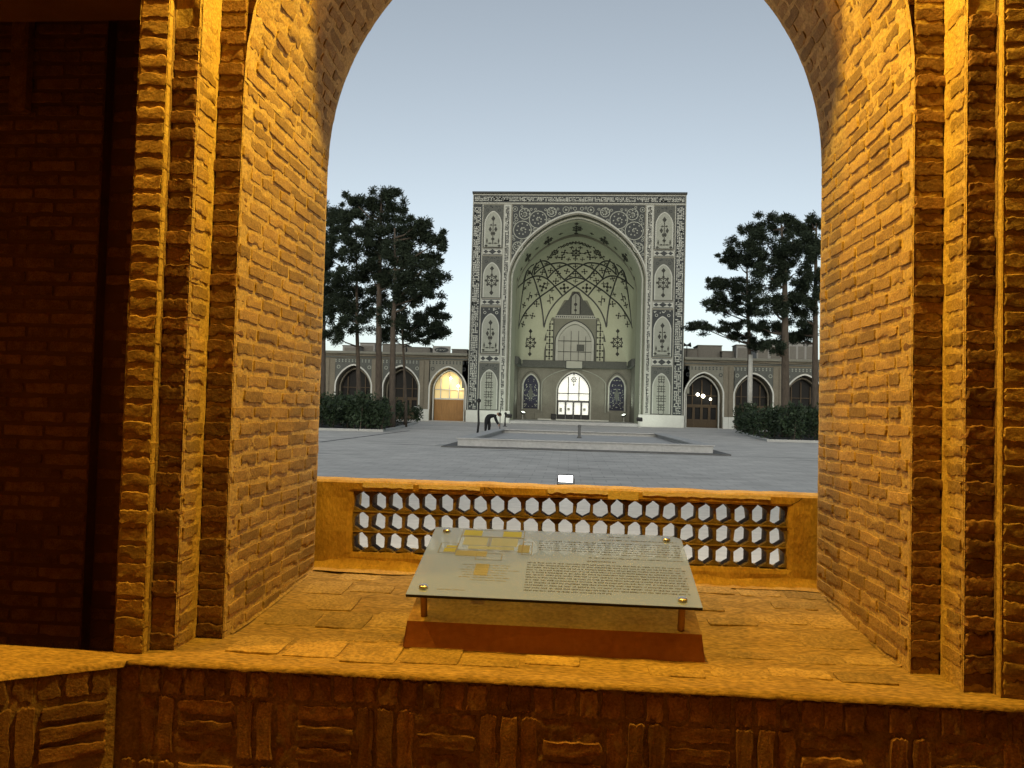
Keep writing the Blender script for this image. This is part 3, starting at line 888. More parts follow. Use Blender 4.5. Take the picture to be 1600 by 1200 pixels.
t = thing('information_panel', 'tilted grey acrylic information panel with printed plan and text', 'sign', ((PX0+PX1)/2 - 0.003, 2.775, 0.672))
t.rotation_euler = (R(14.6), 0, R(-0.3))
PW, PH = 1.062, 0.612      # local x, y (up the slope)
TH = 0.010
poly = [(-PW/2, 0), (PW/2, 0), (PW/2, PH - 0.03), (PW/2 - 0.035, PH), (-PW/2, PH)]
mb = MB()
vs = [(x, y, -TH) for x, y in poly] + [(x, y, 0) for x, y in poly]
mb.add(vs, [(4, 3, 2, 1, 0), (5, 6, 7, 8, 9)] + [(i, (i+1) % 5, (i+1) % 5 + 5, i+5) for i in range(5)])
board = mb.build('board', G_acr, t)
board['label'] = 'grey translucent acrylic sheet'
edge = MB().box(-PW/2 + 0.001, PW/2 - 0.001, -0.002, 0.0, -TH, -0.001).build('board_edge', M['iron'], t)
for (bx, by) in ((-PW/2 + 0.055, 0.055), (PW/2 - 0.065, 0.045), (-PW/2 + 0.055, PH - 0.04), (PW/2 - 0.065, PH - 0.045)):
    MB().lathe([(0.013, -0.115), (0.013, -TH - 0.001)], 14, (bx, by, 0)).build('standoff', M['bronze'], t, smooth=False)
    cp = MB().lathe([(0.0165, 0.0006), (0.0175, 0.004), (0.016, 0.009), (0.010, 0.0115), (0.002, 0.012)], 18, (bx, by, 0)).build('bolt_cap', M['steel'], t, smooth=True)
def quads(rects, z=0.0007):
    mb = MB()
    for (x0, y0, x1, y1) in rects:
        mb.add([(x0, y0, z), (x1, y0, z), (x1, y1, z), (x0, y1, z)], [(0, 1, 2, 3)])
    return mb
def UV(u, v): return (-PW/2 + PW * u, PH * v)
rr = random.Random(11)
def text_lines(u0, u1, v0, v1, n, hgt, ragged=0.1, rtl=False, wl=(0.008, 0.034)):
    out = []
    for i in range(n):
        v = v1 - (v1 - v0) * (i + 0.5) / n
        a, b = u0, u1
        cut = rr.uniform(0, ragged)
        if i == n - 1: cut = rr.uniform(0.3, 0.6)
        if rtl: a += (u1 - u0) * cut
        else: b -= (u1 - u0) * cut
        u = a
        while u < b:
            w = rr.uniform(*wl) * 0.8
            # letters of a word as short strokes of uneven height
            uu = u
            while uu < min(u + w, b):
                lw = rr.uniform(0.002, 0.0042)
                h0 = rr.uniform(-0.35, 0.0); h1 = rr.uniform(0.25, 0.6)
                if rtl and rr.random() < 0.5: h0, h1 = -0.12, 0.16
                x0, y0 = UV(uu, v + h0 * hgt); x1, y1 = UV(uu + lw, v + h1 * hgt)
                out.append((x0, y0, x1, y1))
                uu += lw + (0.0007 if rtl else 0.0016)
            u += w + rr.uniform(0.004, 0.008)
    return out
tx = text_lines(0.62, 0.80, 0.925, 0.955, 1, 0.020, 0, True)
tx += text_lines(0.43, 0.975, 0.865, 0.905, 1, 0.017, 0.02, True)
tx += text_lines(0.425, 0.98, 0.635, 0.845, 6, 0.017, 0.03, True)
tx += text_lines(0.40, 0.98, 0.575, 0.615, 1, 0.015, 0.1, True)
tx += text_lines(0.40, 0.98, 0.095, 0.505, 12, 0.019, 0.03)
quads(tx).build('printed_text', M['ink'], t)
quads(text_lines(0.62, 0.80, 0.525, 0.555, 1, 0.024, 0)).build('printed_heading', M['ink'], t)
tx = text_lines(0.135, 0.25, 0.20, 0.44, 7, 0.014, 0.4, True) + text_lines(0.25, 0.38, 0.20, 0.44, 7, 0.014, 0.4)
tx += text_lines(0.10, 0.34, 0.055, 0.10, 1, 0.013, 0.0)
quads(tx).build('printed_legend', M['ink_grey'], t)
R4 = lambda u0, v0, u1, v1: (*UV(u0, v0), *UV(u1, v1))
for q_ in [R4(.125, .875, .20, .965), R4(.285, .875, .36, .965), R4(.07, .60, .115, .66), R4(.075, .67, .12, .70)]: quads([q_], 0.0005).build('printed_plan', M['print_yellow'], t)
for q_ in [R4(.135, .72, .23, .85), R4(.245, .72, .35, .85), R4(.16, .66, .34, .71)]: quads([q_], 0.0005).build('printed_plan', M['print_white'], t)
for q_ in [R4(.355, .63, .40, .75), R4(.12, .55, .24, .63), R4(.21, .28, .26, .44)]: quads([q_], 0.0005).build('printed_plan', M['print_tan'], t)
ol = []
for (u0, v0, u1, v1) in ((.118, .86, .372, .975), (.118, .64, .372, .86), (.235, .70, .242, .86), (.05, .58, .118, .74), (.372, .60, .41, .80), (.20, .50, .30, .60)):
    e = 0.0022
    ol += [R4(u0, v0, u0 + e, v1), R4(u1 - e, v0, u1, v1), R4(u0, v0, u1, v0 + e*1.6), R4(u0, v1 - e*1.6, u1, v1)]
quads(ol, 0.0009).build('printed_outline', M['ink_grey'], t)

# ---- wall lamps that light the arch (fixed above the opening, out of view)
def wall_lamp(x, y, z, power, label, ywall, hue=(1.0, 0.64, 0.07)):
    t = thing('wall_lamp', label, 'lamp', (x, ywall, z + 0.10), group='warm lamps fixed above the arcade bays')
    MB().bbox(-0.07, 0.07, -0.02, 0.0, -0.10, 0.10, 0.006).build('back_plate', M['lamp_box'], t)
    MB().tube([(0, 0, 0.05), (0, (y - ywall) * 0.6, 0.08), (0, y - ywall, 0.05)], 0.012).build('arm', M['lamp_box'], t)
    MB().lathe([(0.02, 0.09), (0.05, 0.06), (0.09, 0.0), (0.085, -0.003), (0.045, 0.05), (0.015, 0.075)][::-1], 18, (0, y - ywall, 0)).build('shade', M['lamp_box'], t, smooth=True)
    MB().lathe([(0.01, 0.03), (0.028, 0.0), (0.028, -0.02), (0.012, -0.04), (0.002, -0.045)][::-1], 14, (0, y - ywall, 0)).build('bulb', emit('bulb_glow', (1, 0.7, 0.3), 5), t, smooth=True)
    l = bpy.data.lights.new('lamp_light', 'POINT'); l.energy = power; l.color = hue; l.shadow_soft_size = 0.035
    o = link('lamp_light', l, t, (0, y - ywall, -0.10))
    return t
wall_lamp(CXA, 2.40, 4.38, 570, 'warm hooded lamp fixed above the crown of the brick arch', 2.655)
wall_lamp(-2.75, 2.12, 4.30, 350, 'warm hooded lamp above the dark left recess', 2.62, (1.0, 0.50, 0.05))
wall_lamp(3.0, 2.05, 4.30, 120, 'warm hooded lamp above the bay right of the arch', 2.66, (1.0, 0.50, 0.05))

t = thing('outside_lamp', 'hooded lamp fixed outside above the arch, lighting the near paving', 'lamp', (CXA, 3.83, 4.75))
MB().bbox(-0.10, 0.10, 0.0, 0.03, -0.12, 0.12, 0.008).build('back_plate', M['lamp_box'], t)
MB().tube([(0, 0.03, 0.05), (0, 0.25, 0.10), (0, 0.45, 0.05)], 0.014).build('arm', M['lamp_box'], t)
MB().lathe([(0.015, 0.075), (0.045, 0.05), (0.085, -0.003), (0.09, 0.0), (0.05, 0.06), (0.02, 0.09)], 18, (0, 0.45, 0)).build('shade', M['lamp_box'], t, smooth=True)
l = bpy.data.lights.new('outside_light', 'SPOT'); l.energy = 900; l.color = (1.0, 0.92, 0.78); l.spot_size = R(125); l.spot_blend = 0.7; l.shadow_soft_size = 0.06
o = link('outside_light', l, t, (0, 0.45, -0.05)); o.rotation_euler = Vector((0, 1.0, -1.0)).to_track_quat('-Z', 'Y').to_euler()

# ================================================================== POOL BASIN AND COURTYARD THINGS
t = thing('pool_basin', 'low grey stone pool basin in the middle of the courtyard', 'pool', (0.5, 34, 0))
def ringbox(mb, x0, x1, y0, y1, w, z0, z1):
    mb.box(x0, x1, y0, y0 + w, z0, z1); mb.box(x0, x1, y1 - w, y1, z0, z1)
    mb.box(x0, x0 + w, y0 + w, y1 - w, z0, z1); mb.box(x1 - w, x1, y0 + w, y1 - w, z0, z1)
bx0, bx1, by0, by1 = -3.95, 5.0, 27.2, 41.5
mb = MB(); ringbox(mb, bx0 - .5, bx1 - .5, by0 - 34, by1 - 34, 0.35, 0.0, 0.27); mb.build('basin_wall', M['concrete'], t)
mb = MB(); ringbox(mb, bx0 - .55, bx1 - .45, by0 - 34.05, by1 - 33.95, 0.55, 0.273, 0.315); mb.build('rim', M['concrete'], t)
mb = MB(); ringbox(mb, bx0 - .95, bx1 - .05, by0 - 34.85, by1 - 33.6, 0.44, 0.004, 0.05); mb.build('step', M['concrete_dark'], t)
MB().box(bx0 - .14, bx1 - .86, by0 - 33.64, by1 - 34.36, 0.02, 0.12).build('basin_floor', M['concrete'], t)
p = at(905, 684, 36)
t = thing('fountain_pipe', 'short upright fountain pipe in the middle of the pool', 'pipe', (p.x, 36, 0.12))
MB().lathe([(0.11, 0), (0.11, 0.06), (0.065, 0.08), (0.065, 0.50), (0.085, 0.52), (0.085, 0.60), (0.03, 0.62)], 12).build('pipe', M['concrete_dark'], t)

# LED floodlight standing on the paving
p = at(884, 748, 14.0)
t = thing('led_floodlight', 'small bright white floodlight on the paving just beyond the parapet', 'floodlight', (p.x, 14.0, 0))
hz = max(p.z, 0.10)
MB().bbox(-0.14, 0.14, 0.0, 0.05, hz - 0.075, hz + 0.075, 0.01).build('housing', M['lamp_box'], t)
MB().box(-0.125, 0.125, -0.004, -0.001, hz - 0.058, hz + 0.058).build('led_face', E_led, t)
MB().box(-0.16, -0.143, 0.0, 0.12, 0.003, hz).box(0.143, 0.16, 0.0, 0.12, 0.003, hz).box(-0.16, 0.16, 0.122, 0.14, 0.003, 0.02).build('bracket', M['lamp_box'], t)
l = bpy.data.lights.new('led_beam', 'SPOT'); l.energy = 90; l.color = (1.0, 0.97, 0.9); l.spot_size = R(150); l.spot_blend = 0.9; l.shadow_soft_size = 0.08
o = link('led_beam', l, t, (0, -0.05, hz + 0.02)); o.rotation_euler = Vector((0, -1, 0.15)).to_track_quat('-Z', 'Y').to_euler()

# loose things on the paving
q0 = atz(679, 696, 0.006); q1 = atz(698, 696, 0.006)
t = MB().bbox(0, q1.x - q0.x, 0, 1.1, 0, 0.012, 0.004).build('white_sheet', M['kerb'], None, loc=(q0.x, q0.y, 0.004)); tag(t, 'flat white sheet lying on the paving left of the pool', 'sheet')

def pole(px, pyt, pyb, Y, r_, label, bend=0.0, name='iron_post'):
    a = at(px, pyb, Y); b = at(px, pyt, Y)
    h = b.z
    t = thing(name, label, 'post', (a.x, Y, 0))
    MB().tube([(0, 0, 0), (bend, 0, h*.35), (bend*.4, 0, h*.7), (0.03, 0, h)], [r_, r_, r_*.9, r_*.85], 8).build('shaft', M['iron'], t, smooth=True)
    MB().lathe([(r_*3, 0), (r_*3, 0.03), (r_*1.4, 0.05)], 10).build('foot', M['iron'], t)
    MB().lathe([(r_*0.9, 0), (r_*1.8, r_), (r_*1.8, r_*2.5), (r_*0.6, r_*3.6)], 10, (0.03, 0, h)).build('cap', M['iron'], t)
pole(746, 629, 678, 41.0, 0.06, 'dark iron post left of the bending person', 0.05)
pole(781, 633, 668, 46.0, 0.025, 'thin dark rod right of the bending person')
pole(789, 648, 664, 62.0, 0.06, 'short dark post in front of the portal foot, right of the thin rod', 0.0)
a_ = atz(500, 691, 0.0); b_ = atz(640, 673, 0.0)
d_ = (b_ - a_).normalized(); n_ = Vector((-d_.y, d_.x, 0)) * 0.09
o = MB().add([tuple(p - Vector((a_.x, a_.y, 0)) + Vector((0, 0, 0.004))) for p in (a_ - n_, b_ - n_, b_ + n_, a_ + n_)], [(0, 1, 2, 3)]).build('drain_channel', M['concrete_dark'], None, loc=(a_.x, a_.y, 0.0))
tag(o, 'narrow dark drain channel across the paving before the left hedge', 'drain')
# striped marker post by the left hedge
p = at(651, 661, 67)
t = thing('marker_post', 'small white marker post at the end of the left hedge', 'post', (p.x, 67, 0))
MB().bbox(-0.16, 0.16, -0.1, 0.1, 0, 1.35, 0.02).build('shaft', M['whitestone'], t)
MB().bbox(-0.165, 0.165, -0.105, 0.105, 0.55, 0.85, 0.01).build('band', M['iron'], t)
MB().bbox(-0.22, 0.22, -0.15, 0.15, 1.352, 1.45, 0.02).build('cap', M['whitestone'], t)

# person bending over
pf = at(762, 675, 44.0)
t = thing('person', 'person in dark clothes bending forward beside the pool edge', 'person', (pf.x, 44.0, 0))
def skin_body(name, verts, edges, radii, m, parent, root=0, sub=1):
    me = bpy.data.meshes.new(name); me.from_pydata(verts, edges, []); me.materials.append(m)
    o = link(name, me, parent)
    md = o.modifiers.new('skin', 'SKIN')
    for i, r_ in enumerate(radii):
        me.skin_vertices[0].data[i].radius = (r_, r_)
        me.skin_vertices[0].data[i].use_root = (i == root)
    md.use_smooth_shade = True
    sb = o.modifiers.new('sub', 'SUBSURF'); sb.levels = sub; sb.render_levels = sub
    return o
V = [(-.05,0,.84),(.10,0,.98),(.32,0,1.02),(.44,0,1.00),          # pelvis, waist, chest, neck base
     (-.08,-.12,.80),(-.10,-.13,.45),(-.12,-.13,.09),(.04,-.14,.03),  # right leg
     (.00,.12,.80),(.08,.13,.45),(.06,.13,.09),(.22,.14,.03),        # left leg
     (.38,-.17,.98),(.46,-.20,.72),(.60,-.19,.50),                    # right arm
     (.38,.17,.98),(.50,.20,.72),(.62,.19,.52),                       # left arm
     (.50,0,1.02)]
Eg = [(0,1),(1,2),(2,3),(0,4),(4,5),(5,6),(6,7),(0,8),(8,9),(9,10),(10,11),(2,12),(12,13),(13,14),(2,15),(15,16),(16,17),(3,18)]
Rd = [.18,.16,.18,.09,.125,.095,.07,.055,.125,.095,.07,.055,.07,.05,.04,.07,.05,.04,.06]
skin_body('body', V, Eg, Rd, M['cloth'], t, 0, 2)
hd = MB(); 
hd.lathe([(0.02, -.12), (.062, -.10), (.078, -.03), (.085, .03), (.07, .09), (.02, .125)], 14)
o = hd.build('head', M['skin'], t, smooth=True, loc=(.63, 0, 1.07)); o.rotation_euler = (0, R(118), 0); o.scale = (1.15, 1.15, 1.15)
hr = MB().lathe([(0.092, -0.02), (.094, .03), (.08, .095), (.02, .135)], 14); o = hr.build('hair', M['hair'], t, smooth=True, loc=(.625, 0, 1.085)); o.rotation_euler = (0, R(100), 0); o.scale = (1.15, 1.15, 1.15)
for s_, w in ((-1, (.60, -.19, .50)), (1, (.62, .19, .52))):
    V = [(0,0,0),(.03,0,-.06)]; Eg = [(0,1)]; Rd = [.028,.032]
    for k, (dx, ln) in enumerate(((-.024, .060), (-.008, .072), (.008, .075), (.024, .066))):
        b = len(V); V += [(.035, dx, -.075), (.04, dx*1.2, -.075-ln*.55), (.03, dx*1.25, -.075-ln)]; Eg += [(1,b),(b,b+1),(b+1,b+2)]; Rd += [.011,.009,.008]
    b = len(V); V += [(.05, -s_*.03, -.035), (.075, -s_*.045, -.06)]; Eg += [(1,b),(b,b+1)]; Rd += [.011,.009]
    o = skin_body('hand', V, Eg, Rd, M['skin'], t, 0, 1); o.location = w

# ================================================================== PLANTERS, HEDGES, PINES
def leaf_cloud(centers, radii, per, size, seed, aspect=0.4, up=0.3, shell=0.55, tri=False):
    """many small leaf faces through ellipsoid volumes; returns verts (n,3), faces"""
    g = np.random.default_rng(seed)
    P = []
    for c, r_, n_ in zip(centers, radii, per):
        d = g.normal(size=(n_, 3)); d /= np.linalg.norm(d, axis=1)[:, None]
        rad = (shell + (1 - shell) * g.random(n_)) * np.where(g.random(n_) < 0.75, 1, g.random(n_))
        P.append(np.array(c) + d * rad[:, None] * np.array(r_))
    P = np.concatenate(P); n_ = len(P)
    a = g.normal(size=(n_, 3)); a[:, 2] = a[:, 2] * 0.7 + up; a /= np.linalg.norm(a, axis=1)[:, None]
    b = np.cross(a, g.normal(size=(n_, 3))); b /= np.linalg.norm(b, axis=1)[:, None]
    L_ = size * (0.6 + 0.8 * g.random(n_))[:, None]
    w = L_ * aspect * 0.5
    v = np.stack([P - b * w * 0.5, P + a * L_ * 0.5 - b * w, P + a * L_, P + a * L_ * 0.5 + b * w], 1).reshape(-1, 3)
    f = np.arange(n_ * 4).reshape(-1, 4)
    return v, f

def np_mesh(name, v, f, m):
    me = bpy.data.meshes.new(name)
    k = f.shape[1]
    me.vertices.add(len(v)); me.vertices.foreach_set('co', v.astype(np.float32).ravel())
    me.loops.add(f.size); me.loops.foreach_set('vertex_index', f.astype(np.int32).ravel())
    me.polygons.add(len(f)); me.polygons.foreach_set('loop_start', np.arange(0, f.size, k, dtype=np.int32))
    me.update(calc_edges=True)
    me.materials.append(m)
    return me

def planter(pts, label, hlabel, hmax, seed):
    # kerb
    n_ = len(pts); c = Vector((sum(p[0] for p in pts)/n_, sum(p[1] for p in pts)/n_, 0))
    t = thing('planter_kerb', label, 'kerb', c, group='kerbs round the planting beds')
    for i in range(n_):
        a = Vector((*pts[i], 0)) - c; b = Vector((*pts[(i+1) % n_], 0)) - c
        d = (b - a).normalized(); nn_ = Vector((d.y, -d.x, 0))
        mb = MB()
        q = [a - nn_*.0, b - nn_*.0, b - nn_*.22, a - nn_*.22]
        vs = [(p.x, p.y, 0.0) for p in q] + [(p.x, p.y, 0.13) for p in q]
        mb.add(vs, [(3,2,1,0),(4,5,6,7)] + [(k, (k+1) % 4, (k+1) % 4 + 4, k+4) for k in range(4)])
        mb.build('kerb_stone', M['kerb'], t)
    mb = MB().add([(p[0]-c.x, p[1]-c.y, 0.06) for p in pts], [tuple(range(n_))])
    mb.build('soil', M['black'], t)
    # hedge
    t2 = thing('hedge', hlabel, 'hedge', c, group='leafy hedges in the planting beds')
    g = np.random.default_rng(seed)
    xs_ = [p[0] for p in pts]; ys_ = [p[1] for p in pts]
    poly = [(p[0], p[1]) for p in pts]
    def inside(x, y):
        r_ = False; j = len(poly) - 1
        for i in range(len(poly)):
            if (poly[i][1] > y) != (poly[j][1] > y) and x < (poly[j][0]-poly[i][0])*(y-poly[i][1])/(poly[j][1]-poly[i][1]) + poly[i][0]: r_ = not r_
            j = i
        return r_
    cs, rs, per = [], [], []
    stems = MB()
    tries = 0
    ymin = min(ys_)
    while len(cs) < 150 and tries < 4000:
        tries += 1
        x = g.uniform(min(xs_), max(xs_)); y = ymin + (max(ys_) - ymin) * g.random() ** 2.2
        if not inside(x, y): continue
        h = hmax * g.uniform(0.62, 1.0) * (1.0 + 0.25 * nz(x, y, 0, 0.4))
        r_ = g.uniform(0.45, 0.85)
        cs.append((x - c.x, y - c.y, max(h - r_ * 0.7, 0.5))); rs.append((r_, r_, r_ * 0.9)); per.append(260)
        cs.append((x - c.x, y - c.y, h * 0.42)); rs.append((r_ * 1.05, r_ * 1.05, h * 0.42)); per.append(230)
        stems.tube([(x - c.x, y - c.y, 0), (x - c.x + .1, y - c.y, h * 0.6)], [0.04, 0.02], 5)
    v, f = leaf_cloud(cs, rs, per, 0.20, seed, 0.5, 0.5, 0.5)
    link('foliage', np_mesh('foliage', v, f, M['leaf']), t2)
    stems.build('stems', M['bark'], t2)
    return c
LP = [(-18.5, 39.6), (-9.9, 40.4), (-10.4, 46.0), (-13.0, 65.5), (-22.0, 68.0), (-26.0, 52.0)]
RP = [(10.7, 42.6), (20.5, 43.6), (27.0, 55.0), (24.0, 68.0), (14.0, 66.0), (11.6, 50.0)]
planter(LP, 'pale stone kerb round the left planting bed', 'dark green leafy hedge under the left pines', 2.15, 3)
planter(RP, 'pale stone kerb round the right planting bed', 'dark green leafy hedge under the right pines', 2.3, 4)

def pine(label, Y, trunk, clumps, tr, seed, orig, sc, wash=False):
    """trunk: list of crop points, clumps: (cx, cy, rx, ry) in crop pixels"""
    k = Y / 1200
    T = [at(orig[0] + x / sc, orig[1] + y / sc, Y) for x, y in trunk]
    base = Vector((T[-1].x + (T[-1].x - T[-2].x) * 0.1, Y, 0))
    t = thing('pine_tree', label, 'tree', base, group='pines behind the hedges')
    g = random.Random(seed)
    P = [Vector((0, 0, 0))] + [p - base for p in T[::-1]]
    rad = [tr * 1.15] + [tr * (1 - 0.75 * i / max(1, len(T) - 1)) for i in range(len(T))]
    tk = MB().tube(P, rad, 10).build('trunk', M['bark'], t, smooth=True)
    if wash:
        zt_ = at(orig[0] + trunk[-1][0]/sc, orig[1] + 740/sc, Y).z; zb_ = at(0, orig[1] + 920/sc, Y).z
        MB().tube([(P[1].x * zz / P[1].z if P[1].z else 0, 0, zz) for zz in (zb_, (zb_+zt_)/2, zt_)], tr * 1.12, 10).build('limewash_band', M['limewash'], tk, smooth=True)
    cs, rs, per = [], [], []
    limbs = MB()
    for (cx, cy, rx, ry) in clumps:
        dy = g.uniform(-2.2, 2.2)
        c = at(orig[0] + cx / sc, orig[1] + cy / sc, Y + dy) - base
        Rx, Rz = rx * 1.12 / sc * k, ry * 1.42 / sc * k
        # limb from trunk to clump
        zt_ = c.z - abs(c.x) * 0.25 - 0.4
        j = 0
        while j < len(P) - 2 and P[j + 1].z < zt_: j += 1
        a, b = P[j], P[j + 1]
        f = min(1, max(0, (zt_ - a.z) / max(0.01, b.z - a.z)))
        st = a + (b - a) * f
        limbs.tube([st, st.lerp(c, 0.5) + Vector((0, 0, -0.15)), c], [tr * 0.38, tr * 0.22, 0.03], 6)
        # lumpy sub clumps
        for q in range(13):
            o_ = Vector((g.uniform(-.95, .95) * Rx, g.uniform(-.8, .8) * Rx, g.uniform(-.8, .8) * Rz))
            r_ = g.uniform(0.24, 0.50)
            cs.append(tuple(c + o_)); rs.append((Rx * r_, Rx * r_, Rz * r_ * 1.25)); per.append(int(110 + 230 * Rx * Rz))
    limbs.build('limbs', M['bark'], t, smooth=True)['kind'] = 'stuff'
    v, f = leaf_cloud(cs, rs, per, 0.20, seed, 0.26, 0.35, 0.3)
    link('crown', np_mesh('crown', v, f, M['needle']), t)
O2, S2 = (500, 280), 3.0
pine('tall pine with the highest crown, thick trunk, left of the portal', 50, [(288, 60), (282, 300), (276, 600), (275, 1050)],
     [(295,72,62,42),(350,115,45,38),(180,128,58,36),(240,150,78,42),(300,215,85,42),(200,285,85,42),(390,262,85,42),(300,325,100,46),(200,395,78,38),(350,418,95,42),(310,555,78,40),(140,190,46,36),(335,480,70,35),(250,470,70,35)], 0.24, 11, O2, S2)
pine('pine with spreading right branches and dark trunk, nearest the portal of the left group', 46, [(350, 230), (352, 520), (342, 700), (338, 1060)],
     [(440,225,58,34),(520,238,52,42),(545,300,34,32),(440,335,78,42),(528,372,44,22),(480,428,68,38),(548,472,48,32),(420,500,88,42),(505,520,58,28),(420,580,70,32),(330,650,48,32),(370,360,70,40)], 0.21, 12, O2, S2)
pine('pine with low drooping left crown and slim dark trunk, left group', 53, [(170, 250), (172, 480), (174, 720), (182, 980)],
     [(110,330,76,38),(60,382,52,32),(130,468,68,34),(80,540,66,38),(180,560,86,46),(100,622,66,42),(172,680,66,32),(60,722,56,34),(205,620,60,40),(110,250,50,34)], 0.17, 13, O2, S2)
pine('slender leaning pine with low right branches, rightmost trunk of the left group', 52, [(380, 560), (385, 700), (393, 850), (402, 1050)],
     [(540,618,62,28),(480,668,78,34),(552,720,52,28),(400,680,58,36),(450,740,60,24),(330,730,50,26)], 0.12, 14, O2, S2)
pine('feathery pine at the left edge half hidden by the brick pier', 58, [(20, 140), (18, 500), (15, 1000)],
     [(60,150,44,32),(75,205,40,36),(40,275,42,46),(20,360,44,40),(30,460,40,30),(40,640,44,34),(25,560,40,30)], 0.2, 15, O2, S2)
O3, S3 = (1050, 320), 3.158
pine('pine with limewashed trunk and long left branches, right of the portal', 59, [(368, 220), (372, 420), (380, 640), (384, 940)],
     [(350,200,56,38),(270,262,44,22),(330,290,48,28),(222,388,40,20),(270,420,68,28),(350,402,40,30),(210,490,44,28),(280,500,66,32),(360,512,48,24),(130,598,58,15),(210,618,66,17),(300,602,56,20),(330,648,56,17),(400,150,56,38),(420,690,46,22)], 0.17, 21, O3, S3, wash=True)
pine('tall dense dark pine with thick trunk, right group', 52, [(540, 100), (556, 320), (558, 600), (560, 1000)],
     [(470,110,76,38),(560,92,58,28),(470,200,86,46),(600,182,86,46),(425,282,66,38),(560,262,68,42),(480,350,78,42),(600,342,78,46),(460,440,86,46),(560,452,78,38),(500,522,66,28),(430,602,56,22),(500,612,48,28),(495,700,48,26)], 0.29, 22, O3, S3)
pine('pine at the right edge partly hidden by the brick pier', 55, [(712, 90), (708, 430), (705, 1010)],
     [(640,112,56,36),(690,92,40,28),(680,232,50,54),(680,372,50,46),(650,452,58,36),(640,542,66,44),(620,622,74,34),(640,662,56,26),(760,200,60,50),(760,400,60,50)], 0.24, 23, O3, S3)

# ================================================================== PORTAL (IWAN)
PC = 0.42
portal = thing('portal', 'monumental tiled portal with a deep pointed arch across the courtyard', 'portal', (PC, 79, 0))
PHW, PTOP = 11.0, 23.85
AHW, ASP, AAP = 6.95, 15.1, 21.75
def pb(name, mb, m, parent=None, smooth=False): return mb.build(name, m, parent or portal, smooth)
mb = arch_wall(MB(), -PHW, PHW, 0, PTOP, AHW, ASP, AAP, 0.0, 1.2, n=28)
pb('front_wall', mb, M['facade'])
mb = MB().box(-PHW + .02, -PHW + .7, 1.2, 15, 0, PTOP - .6).box(PHW - .7, PHW - .02, 1.2, 15, 0, PTOP - .6).box(-PHW + .7, PHW - .7, 14.4, 15, 0, PTOP - .6).box(-PHW + .7, PHW - .7, 1.2, 14.4, PTOP - 1.2, PTOP - .6)
pb('rear_mass', mb, M['facade'])
MBc = MB().bbox(-PHW - .08, PHW + .08, -0.12, 1.25, PTOP + .003, PTOP + .22, .03); pb('coping', MBc, M['tile_dark'])
# marble plinths
for s_ in (-1, 1):
    a, b = sorted((s_ * 6.55, s_ * (PHW + .12)))
    pb('plinth', MB().bbox(a, b, -0.22, -0.004, 0, 1.24, .02), M['whitestone'])

def strokes(L_, W_, seed, cell=None, dens=1.0):
    """close-set brick lettering for a band L_ long and W_ wide: rectangles (along, across)"""
    g = random.Random(seed); c = cell or W_ / 6
    out = []; w = 0.56 * c
    n_ = int(L_ / c); m_ = max(3, int(W_ / c))
    c2 = W_ / m_
    for i in range(n_):
        j = 0
        while j < m_:
            q = g.random()
            if q < 0.42:                                   # upright stroke
                ln = g.choice((1, 2, 2, 3)); ln = min(ln, m_ - j)
                out.append((i*c + (c-w)/2, j*c2, i*c + (c+w)/2, (j+ln)*c2 - .25*c2)); j += ln
            elif q < 0.80:                                 # stroke along the band
                ln = g.choice((1.2, 1.6, 2.2)); out.append((i*c, j*c2 + (c2-w)/2, min(L_, (i+ln)*c), j*c2 + (c2+w)/2)); j += 1
            else: j += 1
    return out

def band(x0, x1, z0, z1, bg, fg, seed, vertical, y=-0.03, name='inscription_band', cell=None):
    o = pb(name, MB().box(x0, x1, y, -0.002, z0, z1), bg)
    mb = MB(); pad = 0.10
    L_, W_ = ((z1 - z0), (x1 - x0)) if vertical else ((x1 - x0), (z1 - z0))
    for (a0, b0, a1, b1) in strokes(L_ - 2*pad, W_ - 2*pad, seed, cell):
        if vertical: mb.box(x0 + pad + b0, x0 + pad + b1, y - .025, y - .001, z0 + pad + a0, z0 + pad + a1)
        else: mb.box(x0 + pad + a0, x0 + pad + a1, y - .025, y - .001, z0 + pad + b0, z0 + pad + b1)
    q = mb.build('lettering', fg, o); tag(q, kind='stuff')
    return o
band(-10.9, 10.9, 22.95, 23.65, M['tile_dark'], M['tile_white'], 1, False, cell=0.15)
for s_ in (-1, 1):
    a, b = sorted((s_ * 9.98, s_ * 10.92))
    band(a, b, 1.27, 22.72, M['tile_dark'], M['tile_white'], 3 + s_, True, cell=0.17)
    a, b = sorted((s_ * 7.02, s_ * 7.66))
    band(a, b, 1.27, 22.72, M['tile_white'], M['tile_dark'], 7 + s_, True, cell=0.15)
# pale frame lines
mb = MB()
for s_ in (-1, 1):
    for u in (9.92, 7.70, 6.985):
        a = s_ * u; mb.box(a - .03, a + .03, -.045, -.001, 1.27, 22.75)
    mb.box(s_*10.95 - .03, s_*10.95 + .03, -.045, -.001, 1.27, 23.7)
for k, x in enumerate(range(12)): pass
mb.box(-10.9, 10.9, -.045, -.001, 22.80, 22.90); mb.box(-10.9, 10.9, -.045, -.001, 23.68, 23.74)
o = pb('frame_lines', mb, M['tile_white']); tag(o, kind='stuff')

